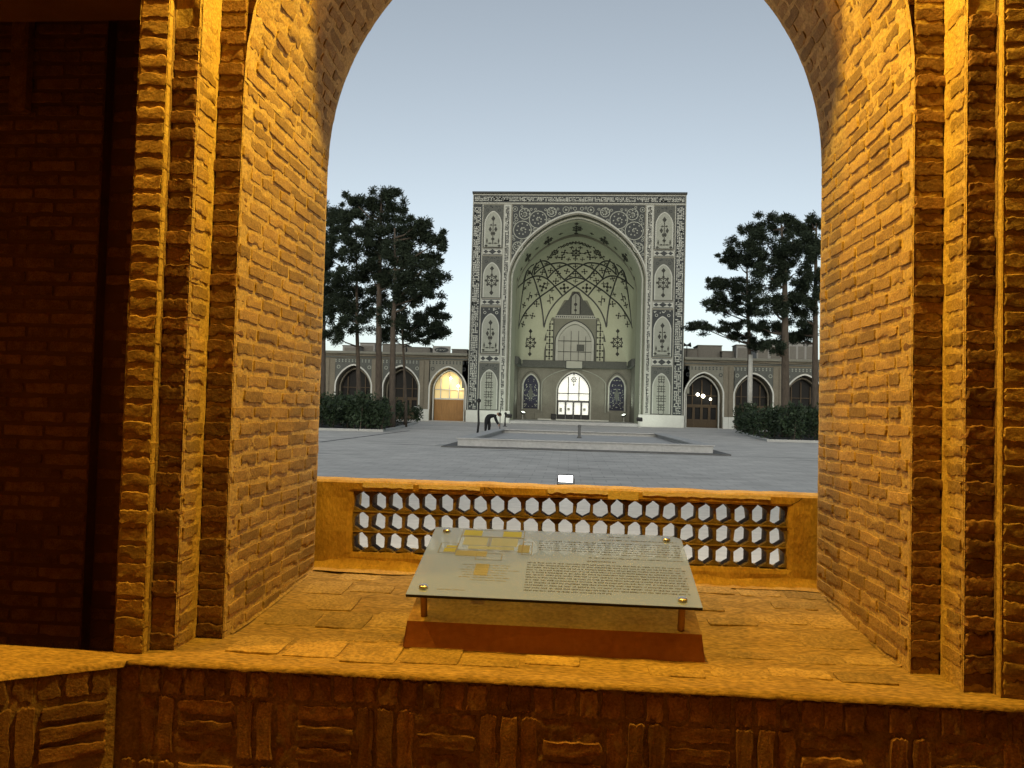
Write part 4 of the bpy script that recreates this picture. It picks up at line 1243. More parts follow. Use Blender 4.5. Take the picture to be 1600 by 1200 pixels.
# --- motifs (flat tile pieces, x-z plane, about the origin)
def disc(mb, cx, cz, r_, y0, y1, n=10, star=0.0):
    poly = [(cx + math.cos(2*math.pi*k/n) * r_ * (1 - star * (k % 2)), cz + math.sin(2*math.pi*k/n) * r_ * (1 - star * (k % 2))) for k in range(n)]
    return mb.prism(poly, y0, y1)
def ring(mb, cx, cz, r_, w, y0, y1, n=18):
    for k in range(n):
        a, b = 2*math.pi*k/n, 2*math.pi*(k+1)/n
        p = [(cx + math.cos(t)*q, cz + math.sin(t)*q) for t, q in ((a, r_), (b, r_), (b, r_-w), (a, r_-w))]
        mb.prism(p[::-1], y0, y1)
    return mb
def diamond(mb, cx, cz, rx, rz, y0, y1):
    return mb.prism([(cx - rx, cz), (cx, cz - rz), (cx + rx, cz), (cx, cz + rz)], y0, y1)
def vase(mb, s=1.0):                       # tall vase-and-leaf arabesque
    y0, y1 = -.03, 0
    diamond(mb, 0, 1.45*s, .22*s, .3*s, y0, y1)
    mb.box(-.04*s, .04*s, y0, y1, -1.3*s, 1.2*s)
    for q in (-1, 1):
        diamond(mb, q*.30*s, .30*s, .17*s, .30*s, y0, y1); diamond(mb, q*.22*s, .75*s, .16*s, .10*s, y0, y1)
        diamond(mb, q*.13*s, -.15*s, .13*s, .24*s, y0, y1); diamond(mb, q*.30*s, -1.2*s, .26*s, .08*s, y0, y1)
        diamond(mb, q*.62*s, -.95*s, .09*s, .34*s, y0, y1); diamond(mb, q*.70*s, -1.45*s, .20*s, .12*s, y0, y1)
    diamond(mb, 0, -.75*s, .2*s, .2*s, y0, y1); mb.box(-.8*s, .8*s, y0, y1, -1.66*s, -1.58*s)
    return mb
def rosette(mb, s=1.0, arms=True):
    y0, y1 = -.03, 0
    ring(mb, 0, 0, .5*s, .10*s, y0, y1, 12); disc(mb, 0, 0, .2*s, y0, y1, 8, .3)
    for k in range(8):
        a = math.pi/4*k; disc(mb, math.cos(a)*.56*s, math.sin(a)*.56*s, .12*s, y0, y1, 6)
        disc(mb, math.cos(a)*.3*s, math.sin(a)*.3*s, .07*s, y0, y1, 5)
    if arms:
        for dx, dz in ((0, 1), (0, -1)):
            mb.box(-.035*s, .035*s, y0, y1, min(dz*.6, dz*1.35)*s, max(dz*.6, dz*1.35)*s); diamond(mb, 0, dz*1.15*s, .2*s, .24*s, y0, y1)
    return mb
def cross_rosette(mb, s=1.0):
    rosette(mb, s, True)
    y0, y1 = -.03, 0
    for q in (-1, 1):
        mb.box(min(q*.6, q*1.3)*s, max(q*.6, q*1.3)*s, y0, y1, -.035*s, .035*s); diamond(mb, q*1.15*s, 0, .24*s, .2*s, y0, y1)
    return mb
def knot(mb, s=1.0):                       # lower panels: interlaced square kufic
    y0, y1 = -.03, 0
    for z, hw_ in ((1.55, .34), (.55, .42), (-.45, .5), (-1.35, .42)):
        for q in (-.26, 0, .26):
            mb.box((q-.03)*s, (q+.03)*s, y0, y1, (z-.34)*s, (z+.34)*s); mb.box(-hw_*s, hw_*s, y0+.004, y1, (z+q-.03)*s, (z+q+.03)*s)
        ring(mb, 0, (z-.5)*s, .3*s, .05*s, y0+.006, y1, 12)
    return mb
def small_cross(mb, s=1.0):
    y0, y1 = -.03, 0
    disc(mb, 0, 0, .17*s, y0, y1, 8)
    for k in range(4):
        a = math.pi/2*k; disc(mb, math.cos(a)*.40*s, math.sin(a)*.40*s, .15*s, y0, y1, 6); mb.box(*(sorted((0, math.cos(a)*.4*s)) if abs(math.cos(a)) > .5 else (-.04*s, .04*s)), y0, y1, *(sorted((0, math.sin(a)*.4*s)) if abs(math.sin(a)) > .5 else (-.04*s, .04*s)))
    return mb
def sprig(mb, s=1.0):
    y0, y1 = -.03, 0
    mb.box(-.05*s, .05*s, y0, y1, -.8*s, .8*s); diamond(mb, 0, .75*s, .22*s, .25*s, y0, y1); diamond(mb, 0, -.8*s, .12*s, .2*s, y0, y1)
    mb.box(-.05*s, .45*s, y0, y1, .05*s, .2*s); mb.box(.3*s, .45*s, y0, y1, -.25*s, .2*s); mb.box(-.4*s, .05*s, y0, y1, -.35*s, -.2*s)
    return mb
MOT = {k: f(MB()).mesh(k, M['motif']) for k, f in dict(vase=vase, rosette=rosette, cross_rosette=cross_rosette, knot=knot, small_cross=small_cross, sprig=sprig).items()}
def put(kind, pos, s=1.0, parent=None, nrm=None, rot=0.0):
    o = link('tile_motif', MOT[kind], parent or portal, pos)
    if nrm is not None:
        y = -Vector(nrm).normalized(); z = Vector((0, 0, 1)); z = (z - y * z.dot(y)).normalized(); x = y.cross(z)
        o.rotation_euler = (Matrix((x, y, z)).transposed() @ Matrix.Rotation(rot, 3, 'Y')).to_euler()
    else: o.rotation_euler = (0, rot, 0)
    o.scale = (s, 1, s)
    return o

# --- panels beside the arch
PAN = [(18.2, 22.66, 'vase', M['tile_mid']), (12.92, 17.28, 'rosette', M['tile_mid']), (7.14, 11.94, 'vase', M['tile_dark']), (1.30, 6.12, 'knot', M['tile_mid'])]
for s_ in (-1, 1):
    uc = s_ * 8.81
    for (z0, z1, kind, bgm) in PAN:
        p = pb('tile_panel', MB().box(uc - 1.04, uc + 1.04, -.03, -.002, z0, z1), bgm)
        ap = z1 - .75
        arch_fill(MB(), .80, z0 + .06, ap - 1.25, ap, -.055, -.031, uc, 10).build('niche_field', M['tile_panel'], p)
        arch_strip(MB(), .80, z0 + .06, ap - 1.25, ap, .11, -.075, -.031, uc, 10).build('niche_outline', M['tile_white'], p)
        put(kind, (uc, -.056, (z0 + ap) / 2 - (.25 if kind == 'vase' else 0)), .98 if kind != 'rosette' else 1.1, p)
        mb = MB()
        for q in range(9):
            disc(mb, uc + random.uniform(-.9, .9), z1 - random.uniform(.08, .32), .06, -.045, -.031, 6)
        for q in (-1, 1): ring(mb, uc + q * .62, z1 - .55, .16, .05, -.046, -.031, 8)
        tag(mb.build('spandrel_dots', M['tile_dark'] if bgm is M['tile_mid'] else M['tile_white'], p), kind='stuff')
    for (z0, z1) in ((17.42, 18.10), (12.14, 12.82), (6.22, 7.02)):
        p = pb('ornament_strip', MB().box(uc - 1.04, uc + 1.04, -.04, -.002, z0, z1), M['tile_white'])
        mb = MB(); zc = (z0 + z1) / 2; h = (z1 - z0) * .36
        diamond(mb, uc, zc, .42, h, -.06, -.041); diamond(mb, uc - .68, zc, .26, h * .8, -.06, -.041); diamond(mb, uc + .68, zc, .26, h * .8, -.06, -.041)
        mb.box(uc - .98, uc + .98, -.058, -.041, z0 + .03, z0 + .10); mb.box(uc - .98, uc + .98, -.058, -.041, z1 - .10, z1 - .03)
        tag(mb.build('ornament', M['tile_dark'], p), kind='stuff')

# --- spandrels with scrollwork
for s_ in (-1, 1):
    ap = arch_pts(AHW + .32, ASP, AAP + .3, 28)
    half = [(x, z) for x, z in ap if x <= 1e-6]
    poly = half + [(0, 22.70), (-6.93, 22.70), (-6.93, 15.6)]
    mb = MB()
    sub = [(x, z) for x, z in half if x > -6.93 and z > 15.6]
    for a, b in zip(sub[:-1], sub[1:]):
        vs = [(s_*a[0], -.028, a[1]), (s_*b[0], -.028, b[1]), (s_*b[0], -.028, 22.70), (s_*a[0], -.028, 22.70)]
        mb.add(vs, [(0, 1, 2, 3) if s_ < 0 else (3, 2, 1, 0)])
    p = pb('spandrel', mb, M['tile_dark'])
    mb = MB(); g = random.Random(5)
    def above(x, z, r_):
        return all(math.hypot(x - a, z - b) > r_ * .96 for a, b in half) and z > np.interp(x, [h_[0] for h_ in half], [h_[1] for h_ in half]) and z + r_ < 22.62 and x - r_ > -6.86
    placed = []
    big = [(-4.15, 21.15, .95), (-5.75, 20.05, .98), (-5.55, 21.75, .62), (-2.75, 21.95, .52), (-6.2, 18.3, .55)]
    for (x, z, r_) in big:
        placed.append((x, z, r_))
    for tr in range(2500):
        r_ = g.choice((.5, .36, .28, .2, .14)); x = g.uniform(-6.8, -.2); z = g.uniform(16, 22.6)
        if above(x, z, r_) and all(math.hypot(x-a, z-b) > (r_ + q) * .97 for a, b, q in placed): placed.append((x, z, r_))
    for (x, z, r_) in placed:
        ring(mb, s_*x, z, r_, .09 if r_ > .4 else .06, -.055, -.03, 16 if r_ > .4 else 10)
        if r_ > .4:
            n_ = 14; prev = None
            for k in range(n_):
                a = k / n_ * 3.6 * math.pi; q = r_ * .78 * (1 - k / n_)
                disc(mb, s_*x + math.cos(a)*q, z + math.sin(a)*q, .085, -.05, -.03, 6)
        elif r_ > .25: disc(mb, s_*x, z, r_*.42, -.05, -.03, 6, .3)
    tag(mb.build('scrollwork', M['tile_panel'], p), kind='stuff')

# --- arch mouldings and barrel
pb('arch_moulding', arch_strip(MB(), AHW + .12, .0, ASP, AAP + .12, .16, -.10, -.001, 0, 28), M['tile_white'])
pb('arch_moulding', arch_strip(MB(), AHW - .02, .0, ASP, AAP - .02, .12, -.05, -.001, 0, 28), M['facade'])
pb('arch_moulding', arch_strip(MB(), AHW - .26, .3, ASP, AAP - .30, .12, .55, .75, 0, 28), M['tile_white'])
BHW, BSP, BAP = 6.72, 15.0, 21.35
prof = [(-BHW, .28)] + arch_pts(BHW, BSP, BAP, 28) + [(BHW, .28)]
mb = MB()
ys = [1.2, 3, 5, 7.0]
for a, b in zip(prof[:-1], prof[1:]):
    for y0, y1 in zip(ys[:-1], ys[1:]):
        mb.add([(a[0], y0, a[1]), (a[0], y1, a[1]), (b[0], y1, b[1]), (b[0], y0, b[1])], [(0, 1, 2, 3)])
pb('barrel_vault', mb, M['vault'])
mb = MB()
A = [(-AHW, 0)] + arch_pts(AHW, ASP, AAP, 28) + [(AHW, 0)]; B = [(-BHW, 0)] + arch_pts(BHW, BSP, BAP, 28) + [(BHW, 0)]
for i in range(len(A) - 1):
    mb.add([(A[i][0], .9, A[i][1]), (A[i+1][0], .9, A[i+1][1]), (B[i+1][0], 1.2, B[i+1][1]), (B[i][0], 1.2, B[i][1])], [(0, 1, 2, 3)])
pb('reveal', mb, M['vault'])

# --- ribbed semidome
DA, DB, DSP, DAP, DY = 6.70, 6.0, 14.7, 21.0, 7.0
def dr(z):
    if z <= DSP: return 1.0
    q = min(1.0, (z - DSP) / (DAP - DSP)); return max(0.0, 1 - q ** 1.72) ** (1 / 1.72)
def dn(z):
    q = min(1, max(0, (z - 8.5) / 7.5)); return 9 * (1 - q) + 2.25 * q
def central(x, z):       # inside the arched opening at the back
    hw_ = 3.5
    if z < 10.8: return abs(x) < hw_
    q = (z - 10.8) / 5.3
    return q < 1 and abs(x) < hw_ * (1 - q ** 1.25)
zs_ = list(np.linspace(6.95, DSP, 34)) + [DSP + (DAP - DSP) * math.sin(a) for a in np.linspace(0, math.pi/2, 30)[1:]]
NP = 96
mb = MB(); ids = {}
for i, z in enumerate(zs_):
    n_ = dn(z); r_ = dr(z)
    for k in range(NP + 1):
        a = math.pi * k / NP
        c_, s2 = math.cos(a), math.sin(a)
        ids[i, k] = len(mb.v)
        mb.v.append((DA * r_ * math.copysign(abs(c_) ** (2/n_), c_), DY + DB * r_ * abs(s2) ** (2/n_), z))
for i in range(len(zs_) - 1):
    for k in range(NP):
        vs = [mb.v[ids[a]] for a in ((i, k), (i, k+1), (i+1, k+1), (i+1, k))]
        cx = sum(v[0] for v in vs)/4; cz = sum(v[2] for v in vs)/4; cy = sum(v[1] for v in vs)/4
        if central(cx, cz) and cy > DY + 2: continue
        mb.f.append((ids[i, k], ids[i+1, k], ids[i+1, k+1], ids[i, k+1]))
dome = pb('semidome', mb, M['vault'], smooth=True)
mb = MB()
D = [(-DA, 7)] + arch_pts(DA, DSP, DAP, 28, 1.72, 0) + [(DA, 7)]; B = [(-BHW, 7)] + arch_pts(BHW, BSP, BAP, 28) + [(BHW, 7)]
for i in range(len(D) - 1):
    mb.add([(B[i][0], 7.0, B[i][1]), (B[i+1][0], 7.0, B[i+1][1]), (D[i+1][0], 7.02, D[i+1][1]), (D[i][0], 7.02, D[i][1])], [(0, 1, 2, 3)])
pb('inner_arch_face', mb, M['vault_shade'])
def ray_dome(px, py):
    d = CAMROT @ Vector(((px - 800) / 1200, -(py - 600) / 1200, -1))
    def P(t): q = EYE + d * t; return Vector((q.x - PC, q.y - 79, q.z))
    def g(p):
        r_ = dr(p.z); n_ = dn(p.z); y = max(0, p.y - DY)
        return (abs(p.x / DA) ** n_ + abs(y / DB) ** n_) ** (1 / n_) - r_
    t0 = (79 + DY) / d.y; t1 = (79 + DY + DB + .6) / d.y
    if g(P(t0)) > 0: return None
    lo, hi = t0, None
    for k in range(1, 61):
        t_ = t0 + (t1 - t0) * k / 60
        if g(P(t_)) > 0: hi = t_; break
        lo = t_
    if hi is None: return None
    for _ in range(30):
        m_ = (lo + hi) / 2
        if g(P(m_)) > 0: hi = m_
        else: lo = m_
    p = P(lo); e = .02
    gr = Vector((g(p + Vector((e, 0, 0))) - g(p - Vector((e, 0, 0))), g(p + Vector((0, e, 0))) - g(p - Vector((0, e, 0))), g(p + Vector((0, 0, e))) - g(p - Vector((0, 0, e)))))
    return p, -gr.normalized()
C5 = lambda x, y: (800 + x / 6, 360 + y / 6)
RIBS = [
    [(300,910),(320,830),(360,745),(420,665),(480,610),(540,560),(592,525),(640,495),(690,465),(740,415),(795,345),(845,298),(890,285),(935,298),(980,350),(1000,420)],
    [(60,920),(80,850),(130,760),(200,680),(260,625),(330,575),(400,525),(500,470),(560,447),(592,442),(625,445),(690,465),(780,520),(860,570),(930,630),(1000,690),(1060,770),(1110,860),(1130,920)],
    [(297,900),(290,800),(265,640),(240,560),(215,480),(190,420),(165,388),(140,376),(122,420),(100,500)],
    [(60,900),(75,750),(95,600),(118,470),(140,376)],
    [(470,610),(400,522),(335,460),(265,428),(190,436),(110,482),(40,550)],
    [(262,268),(290,330),(315,390),(335,455)],
    [(228,300),(215,355),(205,415)],
    [(205,415),(260,362),(340,322),(430,304),(490,310),(560,348),(620,400),(690,462)],
    [(335,448),(390,387),(460,342),(530,318),(592,310),(655,318),(724,342),(795,387),(850,448)],
    [(140,376),(170,340),(205,318)],
]
mbs = []
def spline(pts, n=6):
    out = []
    for i in range(len(pts) - 1):
        p0, p1, p2, p3 = pts[max(i-1, 0)], pts[i], pts[i+1], pts[min(i+2, len(pts)-1)]
        for k in range(n):
            t_ = k / n
            out.append(tuple(.5 * ((2*p1[j]) + (-p0[j]+p2[j])*t_ + (2*p0[j]-5*p1[j]+4*p2[j]-p3[j])*t_*t_ + (-p0[j]+3*p1[j]-3*p2[j]+p3[j])*t_**3) for j in (0, 1)))
    return out + [pts[-1]]
for rb in RIBS:
    for mir in (0, 1):
        pts = spline([((1184 - x) if mir else x, y) for x, y in rb], 4)
        if mir and rb in (RIBS[1], RIBS[8]): continue
        seg = []
        def flush(seg):
            if len(seg) < 2: return
            m_ = MB(); w = .092
            for i, (p, n_) in enumerate(seg):
                tg = (seg[min(i+1, len(seg)-1)][0] - seg[max(i-1, 0)][0]).normalized()
                sd_ = tg.cross(n_).normalized()
                for q in (p + sd_*w - n_*.02, p + sd_*w*.8 + n_*.05, p - sd_*w*.8 + n_*.05, p - sd_*w - n_*.02): m_.v.append(tuple(q))
            for i in range(len(seg) - 1):
                for k in range(3): m_.f.append((4*i+k, 4*i+k+1, 4*i+5+k, 4*i+4+k))
            m_.build('vault_rib', M['rib'], dome)
        for (x, y) in pts:
            h = ray_dome(*C5(x, y))
            if h is None or (central(h[0].x, h[0].z) and not central(h[0].x * 1.1 + .05, h[0].z + .25) is False and False): flush(seg); seg = []
            else: seg.append(h)
        flush(seg)
MOTS = [('small_cross', .85, [(490,540),(700,540),(290,530),(895,530)]), ('small_cross', .55, [(430,402),(770,402),(595,405),(515,382),(680,385),(410,475),(790,470),(250,460),(945,450),(360,375),(845,375),(285,390),(905,385),(160,490),(1040,480),(155,400),(1040,410),(235,345),(960,345)]),
        ('small_cross', .4, [(545,430),(640,430),(455,440),(735,440),(330,500),(860,500),(375,560),(815,560),(230,600),(960,600),(120,540),(1070,540),(420,250),(780,250),(530,270),(660,270),(595,265),(560,160),(640,160),(595,475),(595,335),(445,335),(750,330),(320,312),(880,312)]), ('cross_rosette', .75, [(600,212)]), ('rosette', .6, [(400,205),(800,205)]), ('small_cross', .6, [(490,205),(715,205),(468,250),(732,250),(350,250),(845,250)]),
        ('sprig', .75, [(355,640),(840,650)]), ('sprig', .75, [(160,620),(1040,630)]), ('small_cross', .55, [(230,690),(190,800),(130,800),(100,880),(945,690),(1000,800),(1060,800),(1085,880),(110,700),(1070,700)]),
        ('cross_rosette', .95, [(170,1052),(990,1052)])]
for kind, sc_, lst in MOTS:
    for (x, y) in lst:
        h = ray_dome(*C5(x, y))
        if h: put(kind, h[0] + h[1] * .03, sc_ * 1.25, dome, h[1], random.uniform(-.2, .2) if kind != 'cross_rosette' else 0)
# crown fan
mb = MB()
for k in range(9):
    h = ray_dome(*C5(470 + 32 * k, 150 - 38 * math.sin(math.pi * k / 8)))
    if h: put('small_cross', h[0] + h[1] * .03, .55, dome, h[1])
# rosettes on the barrel
C1 = lambda x, y: (720 + x / 3.0757, 290 + y / 3.0757)
for (x, y, sc_, kd) in ((555,205,.95,'cross_rosette'),(420,265,.75,'rosette'),(690,265,.75,'rosette'),(322,345,.7,'rosette'),(790,345,.7,'rosette'),(480,230,.35,'small_cross'),(630,230,.35,'small_cross'),(365,300,.35,'small_cross'),(745,300,.35,'small_cross'),(290,400,.35,'small_cross'),(820,400,.35,'small_cross'),(270,450,.35,'small_cross'),(835,455,.35,'small_cross')):
    best = None
    for Yl in np.linspace(1.6, 6.6, 40):
        p = at(*C1(x, y), 79 + Yl); u = p.x - PC
        zz = np.interp(abs(u), [-a for a, b in arch_pts(BHW, BSP, BAP, 40)[:41]][::-1], [b for a, b in arch_pts(BHW, BSP, BAP, 40)[:41]][::-1])
        dd = abs(zz - p.z)
        if best is None or dd < best[0]: best = (dd, u, Yl, zz)
    dd, u, Yl, zz = best
    e = .05
    za = np.interp(abs(u) + e, [-a for a, b in arch_pts(BHW, BSP, BAP, 40)[:41]][::-1], [b for a, b in arch_pts(BHW, BSP, BAP, 40)[:41]][::-1])
    nr = Vector((-math.copysign(1, u) * (zz - za), 0, -e)).normalized() if abs(u) > .3 else Vector((0, 0, -1))
    y_ = -nr; z_ = Vector((0, 1, 0)); x_ = y_.cross(z_)
    o = link('tile_motif', MOT[kd], portal, Vector((u, Yl, zz)) + nr * .04)
    o.rotation_euler = Matrix((x_, y_, z_)).transposed().to_euler(); o.scale = (sc_ * 1.2, 1, sc_ * 2.0)

# --- rear wall
FZ = 0.28
mb = MB().box(-6.9, 6.9, .3, 13.0, -.02, FZ); pb('iwan_floor', mb, M['concrete'])
pb('floor_step', MB().box(-6.5, 6.5, -.35, .3, 0, .15), M['concrete'])
pb('floor_step', MB().box(-4.2, 4.2, 12.2, 13.0, FZ + .002, FZ + .14), M['whitestone'])
mb = arch_wall(MB(), -6.9, 6.9, FZ, 6.95, 1.95, 3.9, 6.05, 13.0, 13.4, n=16); rw = pb('rear_wall', mb, M['facade'])
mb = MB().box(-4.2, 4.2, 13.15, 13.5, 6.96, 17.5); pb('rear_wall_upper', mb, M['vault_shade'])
for s_ in (-1, 1):
    pb('side_wall', MB().box(*sorted((s_*6.72, s_*7.1)), 7.0, 13.0, FZ, 6.95), M['facade'])
mb = MB().bbox(-6.75, 6.75, 12.55, 13.0, 6.55, 7.4, .04); pb('gallery_band', mb, M['tile_mid'])
for s_ in (-1, 1):
    a, b = sorted((s_*6.28, s_*6.72)); pb('gallery_band', MB().bbox(a, b, 7.0, 12.545, 6.55, 7.4, .04), M['tile_mid'])
o = pb('name_board', MB().bbox(-.95, .95, 12.40, 12.52, 6.50, 7.35, .03), M['paleglass']); o['label'] = 'pale blank board above the doorway'
MB().bbox(-1.02, 1.02, 12.44, 12.525, 6.43, 7.42, .03).build('board_frame', M['tile_dark'], o)
# dado of stone slabs
x = -6.7; g = random.Random(8)
while x < 6.6:
    w = g.uniform(.9, 1.7); x1 = min(6.7, x + w)
    if x1 < -2.2 or x > 2.2:
        pb('dado_slab', MB().bbox(x + .015, x1 - .015, 12.88, 12.998, FZ + .003, FZ + 1.0 + g.uniform(-.03, .03), .02), M['facade'])
    x = x1
# flat-arched alcove line round the door
mb = arch_strip(MB(), 3.75, FZ + 1.0, 4.6, 6.40, .10, 12.90, 12.998, 0, 16); pb('alcove_moulding', mb, M['tile_panel'])
# blue arched mosaic panels
for s_ in (-1, 1):
    uc = s_ * 5.12
    p = pb('mosaic_panel', arch_fill(MB(), .86, 1.60, 4.35, 5.60, 12.95, 12.998, uc, 12), M['motif_blue'])
    arch_strip(MB(), .88, 1.48, 4.35, 5.62, .16, 12.88, 12.998, uc, 12).build('outline', M['tile_white'], p)
    arch_strip(MB(), 1.16, 1.40, 4.45, 6.05, .06, 12.92, 12.998, uc, 12).build('outline', M['tile_mid'], p)
    mb = MB(); g = random.Random(20 + s_)
    for q in range(46):
        x = g.uniform(.05, .78); z = g.uniform(1.75, 5.2)
        if z > 4.35 and x > .8 * (1 - ((z - 4.35) / 1.25) ** 1.5): continue
        for m_ in (-1, 1):
            disc(mb, uc + m_ * x, z, g.choice((.05, .07, .09)), 12.93, 12.949, 6, .35)
    tag(mb.build('mosaic_flowers', M['tile_panel'], p), kind='stuff')
    diamond(diamond(MB(), uc, 3.4, .3, .9, 12.925, 12.949), uc, 3.4, .16, .5, 12.915, 12.924).build('medallion', M['tile_mid'], p)
# doorway
dd_ = link('doorway', None, portal, (0, 13.1, FZ)); 
arch_strip(MB(), 1.95, 0, 3.9 - FZ, 6.05 - FZ, .16, -.20, -.10, 0, 16).build('door_surround', M['tile_white'], dd_)
arch_fill(MB(), 1.95, 0, 3.9 - FZ, 6.05 - FZ, .62, .64, 0, 16).build('lit_room', E_door, dd_)
mb = MB()
for u in (-.64, .64): mb.box(u - .05, u + .05, 0, .08, 2.3, 5.35 - abs(u) * .25)
mb.box(-1.95, 1.95, -.01, .09, 3.18, 3.28); mb.box(-1.95, 1.95, -.012, .092, 2.28, 2.40)
arch_strip(mb, 1.83, 0, 3.6, 5.62, .12, -.02, .10, 0, 14)
mb.build('transom_frame', M['iron'], dd_)
for k in range(4):
    u0 = -1.86 + k * .94; lf = MB()
    lf.box(u0, u0 + .93, .0, .06, 0, .72); lf.box(u0, u0 + .10, .0, .06, .72, 2.27); lf.box(u0 + .83, u0 + .93, .0, .06, .72, 2.27); lf.box(u0 + .10, u0 + .83, 0, .06, 2.16, 2.27)
    l_ = lf.build('door_leaf', M['iron'], dd_)
    MB().tube([(u0 + (.86 if k % 2 == 0 else .06), -.05, .95), (u0 + (.86 if k % 2 == 0 else .06), -.05, 1.25)], .018, 6).build('handle', M['steel'], l_)
    if k != 2: MB().box(u0 + .22, u0 + .52, .02, .03, 1.0 + .2 * (k % 2), 1.5).build('notice', M['paleglass'], l_)
put('rosette', (0, -.03, 4.9), .55, dd_)
MB().bbox(-2.6, -2.0, -.9, -.55, 0, .75, .04).build('bench', M['iron'], dd_)
# upper arched window
w_ = link('upper_window', None, portal, (0, 13.1, 7.45))
arch_fill(MB(), 2.0, 0, 2.3, 4.4, 0.02, .04, 0, 14).build('pane', M['paleglass'], w_)
arch_strip(MB(), 2.0, -.05, 2.3, 4.4, .28, -.25, .05, 0, 14).build('surround', M['tile_white'], w_)
arch_strip(MB(), 2.3, -.05, 2.3, 4.75, .10, -.12, .05, 0, 14).build('surround', M['tile_dark'], w_)
mb = MB()
for u in (-1.3, -.45, .45, 1.3): mb.box(u - .035, u + .035, -.06, .018, 0, 3.9 - abs(u) * .75)
for z in (1.05, 2.35): mb.box(-2.0, 2.0, -.07, .016, z - .04, z + .04)
mb.build('glazing_bars', M['tile_mid'], w_)
MB().box(.25, 1.15, -.02, .015, 1.15, 1.95).build('vent', M['tile_mid'], w_)
# frame of chequers, side flower columns and small lancet
mb = MB()
for k in range(19):
    u = -2.3 + k * .255
    mb.box(u - .07, u + .07, 13.09, 13.12, 12.62, 12.78)
for s_ in (-1, 1):
    for k in range(7): mb.box(s_*2.42 - .07, s_*2.42 + .07, 13.09, 13.12, 13.0 + k*.26, 13.14 + k*.26)
pb_fr = MB().box(-2.55, 2.55, 13.12, 13.149, 12.5, 12.9).box(-2.55, -2.28, 13.12, 13.149, 12.9, 14.9).box(2.28, 2.55, 13.12, 13.149, 12.9, 14.9)
p = pb('chequer_frame', pb_fr, M['tile_white']); tag(mb.build('chequers', M['tile_dark'], p), kind='stuff')
p = pb('dark_lunette', MB().prism([(-2.27, 12.91), (2.27, 12.91)] + [(min(2.27, 3.42 * (1 - ((z - 10.8) / 5.25) ** 1.25)), z) for z in np.linspace(13.0, 15.95, 12)] + [(-min(2.27, 3.42 * (1 - ((z - 10.8) / 5.25) ** 1.25)), z) for z in np.linspace(15.9, 13.0, 12)], 13.08, 13.14), M['tile_mid'])
arch_fill(MB(), .48, 13.05, 14.9, 15.5, 13.02, 13.07, 0, 8).build('lancet_window', M['tile_panel'], p)
arch_strip(MB(), .48, 13.05, 14.9, 15.5, .12, 12.98, 13.075, 0, 8).build('lancet_frame', M['iron'], p)
mb = MB(); mb.box(-.035, .035, 12.99, 13.018, 13.05, 15.4); disc(mb, 0, 14.2, .2, 12.985, 13.015, 8); disc(mb, 0, 13.5, .16, 12.985, 13.015, 8); mb.build('lancet_bars', M['iron'], p)
for s_ in (-1, 1):
    p = pb('flower_column', MB().box(*sorted((s_*2.62, s_*3.42)), 13.08, 13.14, 7.4, 12.2), M['vault'])
    for k in range(6): put('small_cross', (s_*3.02, 13.07, 7.9 + k * .78), .75, p)
    MB().box(*sorted((s_*2.50, s_*2.60)), 13.05, 13.145, 7.4, 12.4).build('edge_line', M['rib'], p)
    MB().box(*sorted((s_*3.44, s_*3.54)), 13.0, 13.145, 7.4, 11.2).build('edge_line', M['rib'], p)

# --- floodlights inside and before the portal
def floodlight(x, y, power, label, z=.28, aim=(0, 1, 1), col=(.88, 1.0, .82), cone=120):
    t = thing('ground_floodlight', label, 'floodlight', (x, y, z), group='floodlights at the portal')
    MB().lathe([(.22, 0), (.22, .04), (.04, .06), (.04, .55)], 10).build('stand', M['whitestone'], t)
    d = Vector(aim).normalized()
    h = link('housing', MB().bbox(-.28, .28, -.10, .10, -.20, .20, .04).mesh('housing', M['lamp_box']), t, (0, 0, .78))
    h.rotation_euler = d.to_track_quat('Y', 'Z').to_euler()
    f = MB().box(-.23, .23, .103, .108, -.15, .15).build('lens', emit('flood_lens', col, 3.0), h)
    l = bpy.data.lights.new('flood_beam', 'SPOT'); l.energy = power; l.color = col; l.spot_size = R(cone); l.spot_blend = .8; l.shadow_soft_size = .15
    o = link('flood_beam', l, t, Vector((0, 0, .78)) + d * .16); o.rotation_euler = d.to_track_quat('-Z', 'Y').to_euler()
floodlight(PC + 5.9, 79 + 11.3, 620, 'floodlight on a white stand in the right corner of the portal', aim=(-.5, -.35, 1), cone=150)
floodlight(PC - 5.9, 79 + 11.3, 480, 'floodlight on a white stand in the left corner of the portal', aim=(.5, -.35, 1), cone=150)
floodlight(PC + 6.2, 73.5, 520, 'floodlight on the paving before the right foot of the portal', z=0, aim=(.3, 1, .75), cone=130)
floodlight(PC - 6.2, 73.5, 440, 'floodlight on the paving before the left foot of the portal', z=0, aim=(-.3, 1, .75), cone=130)

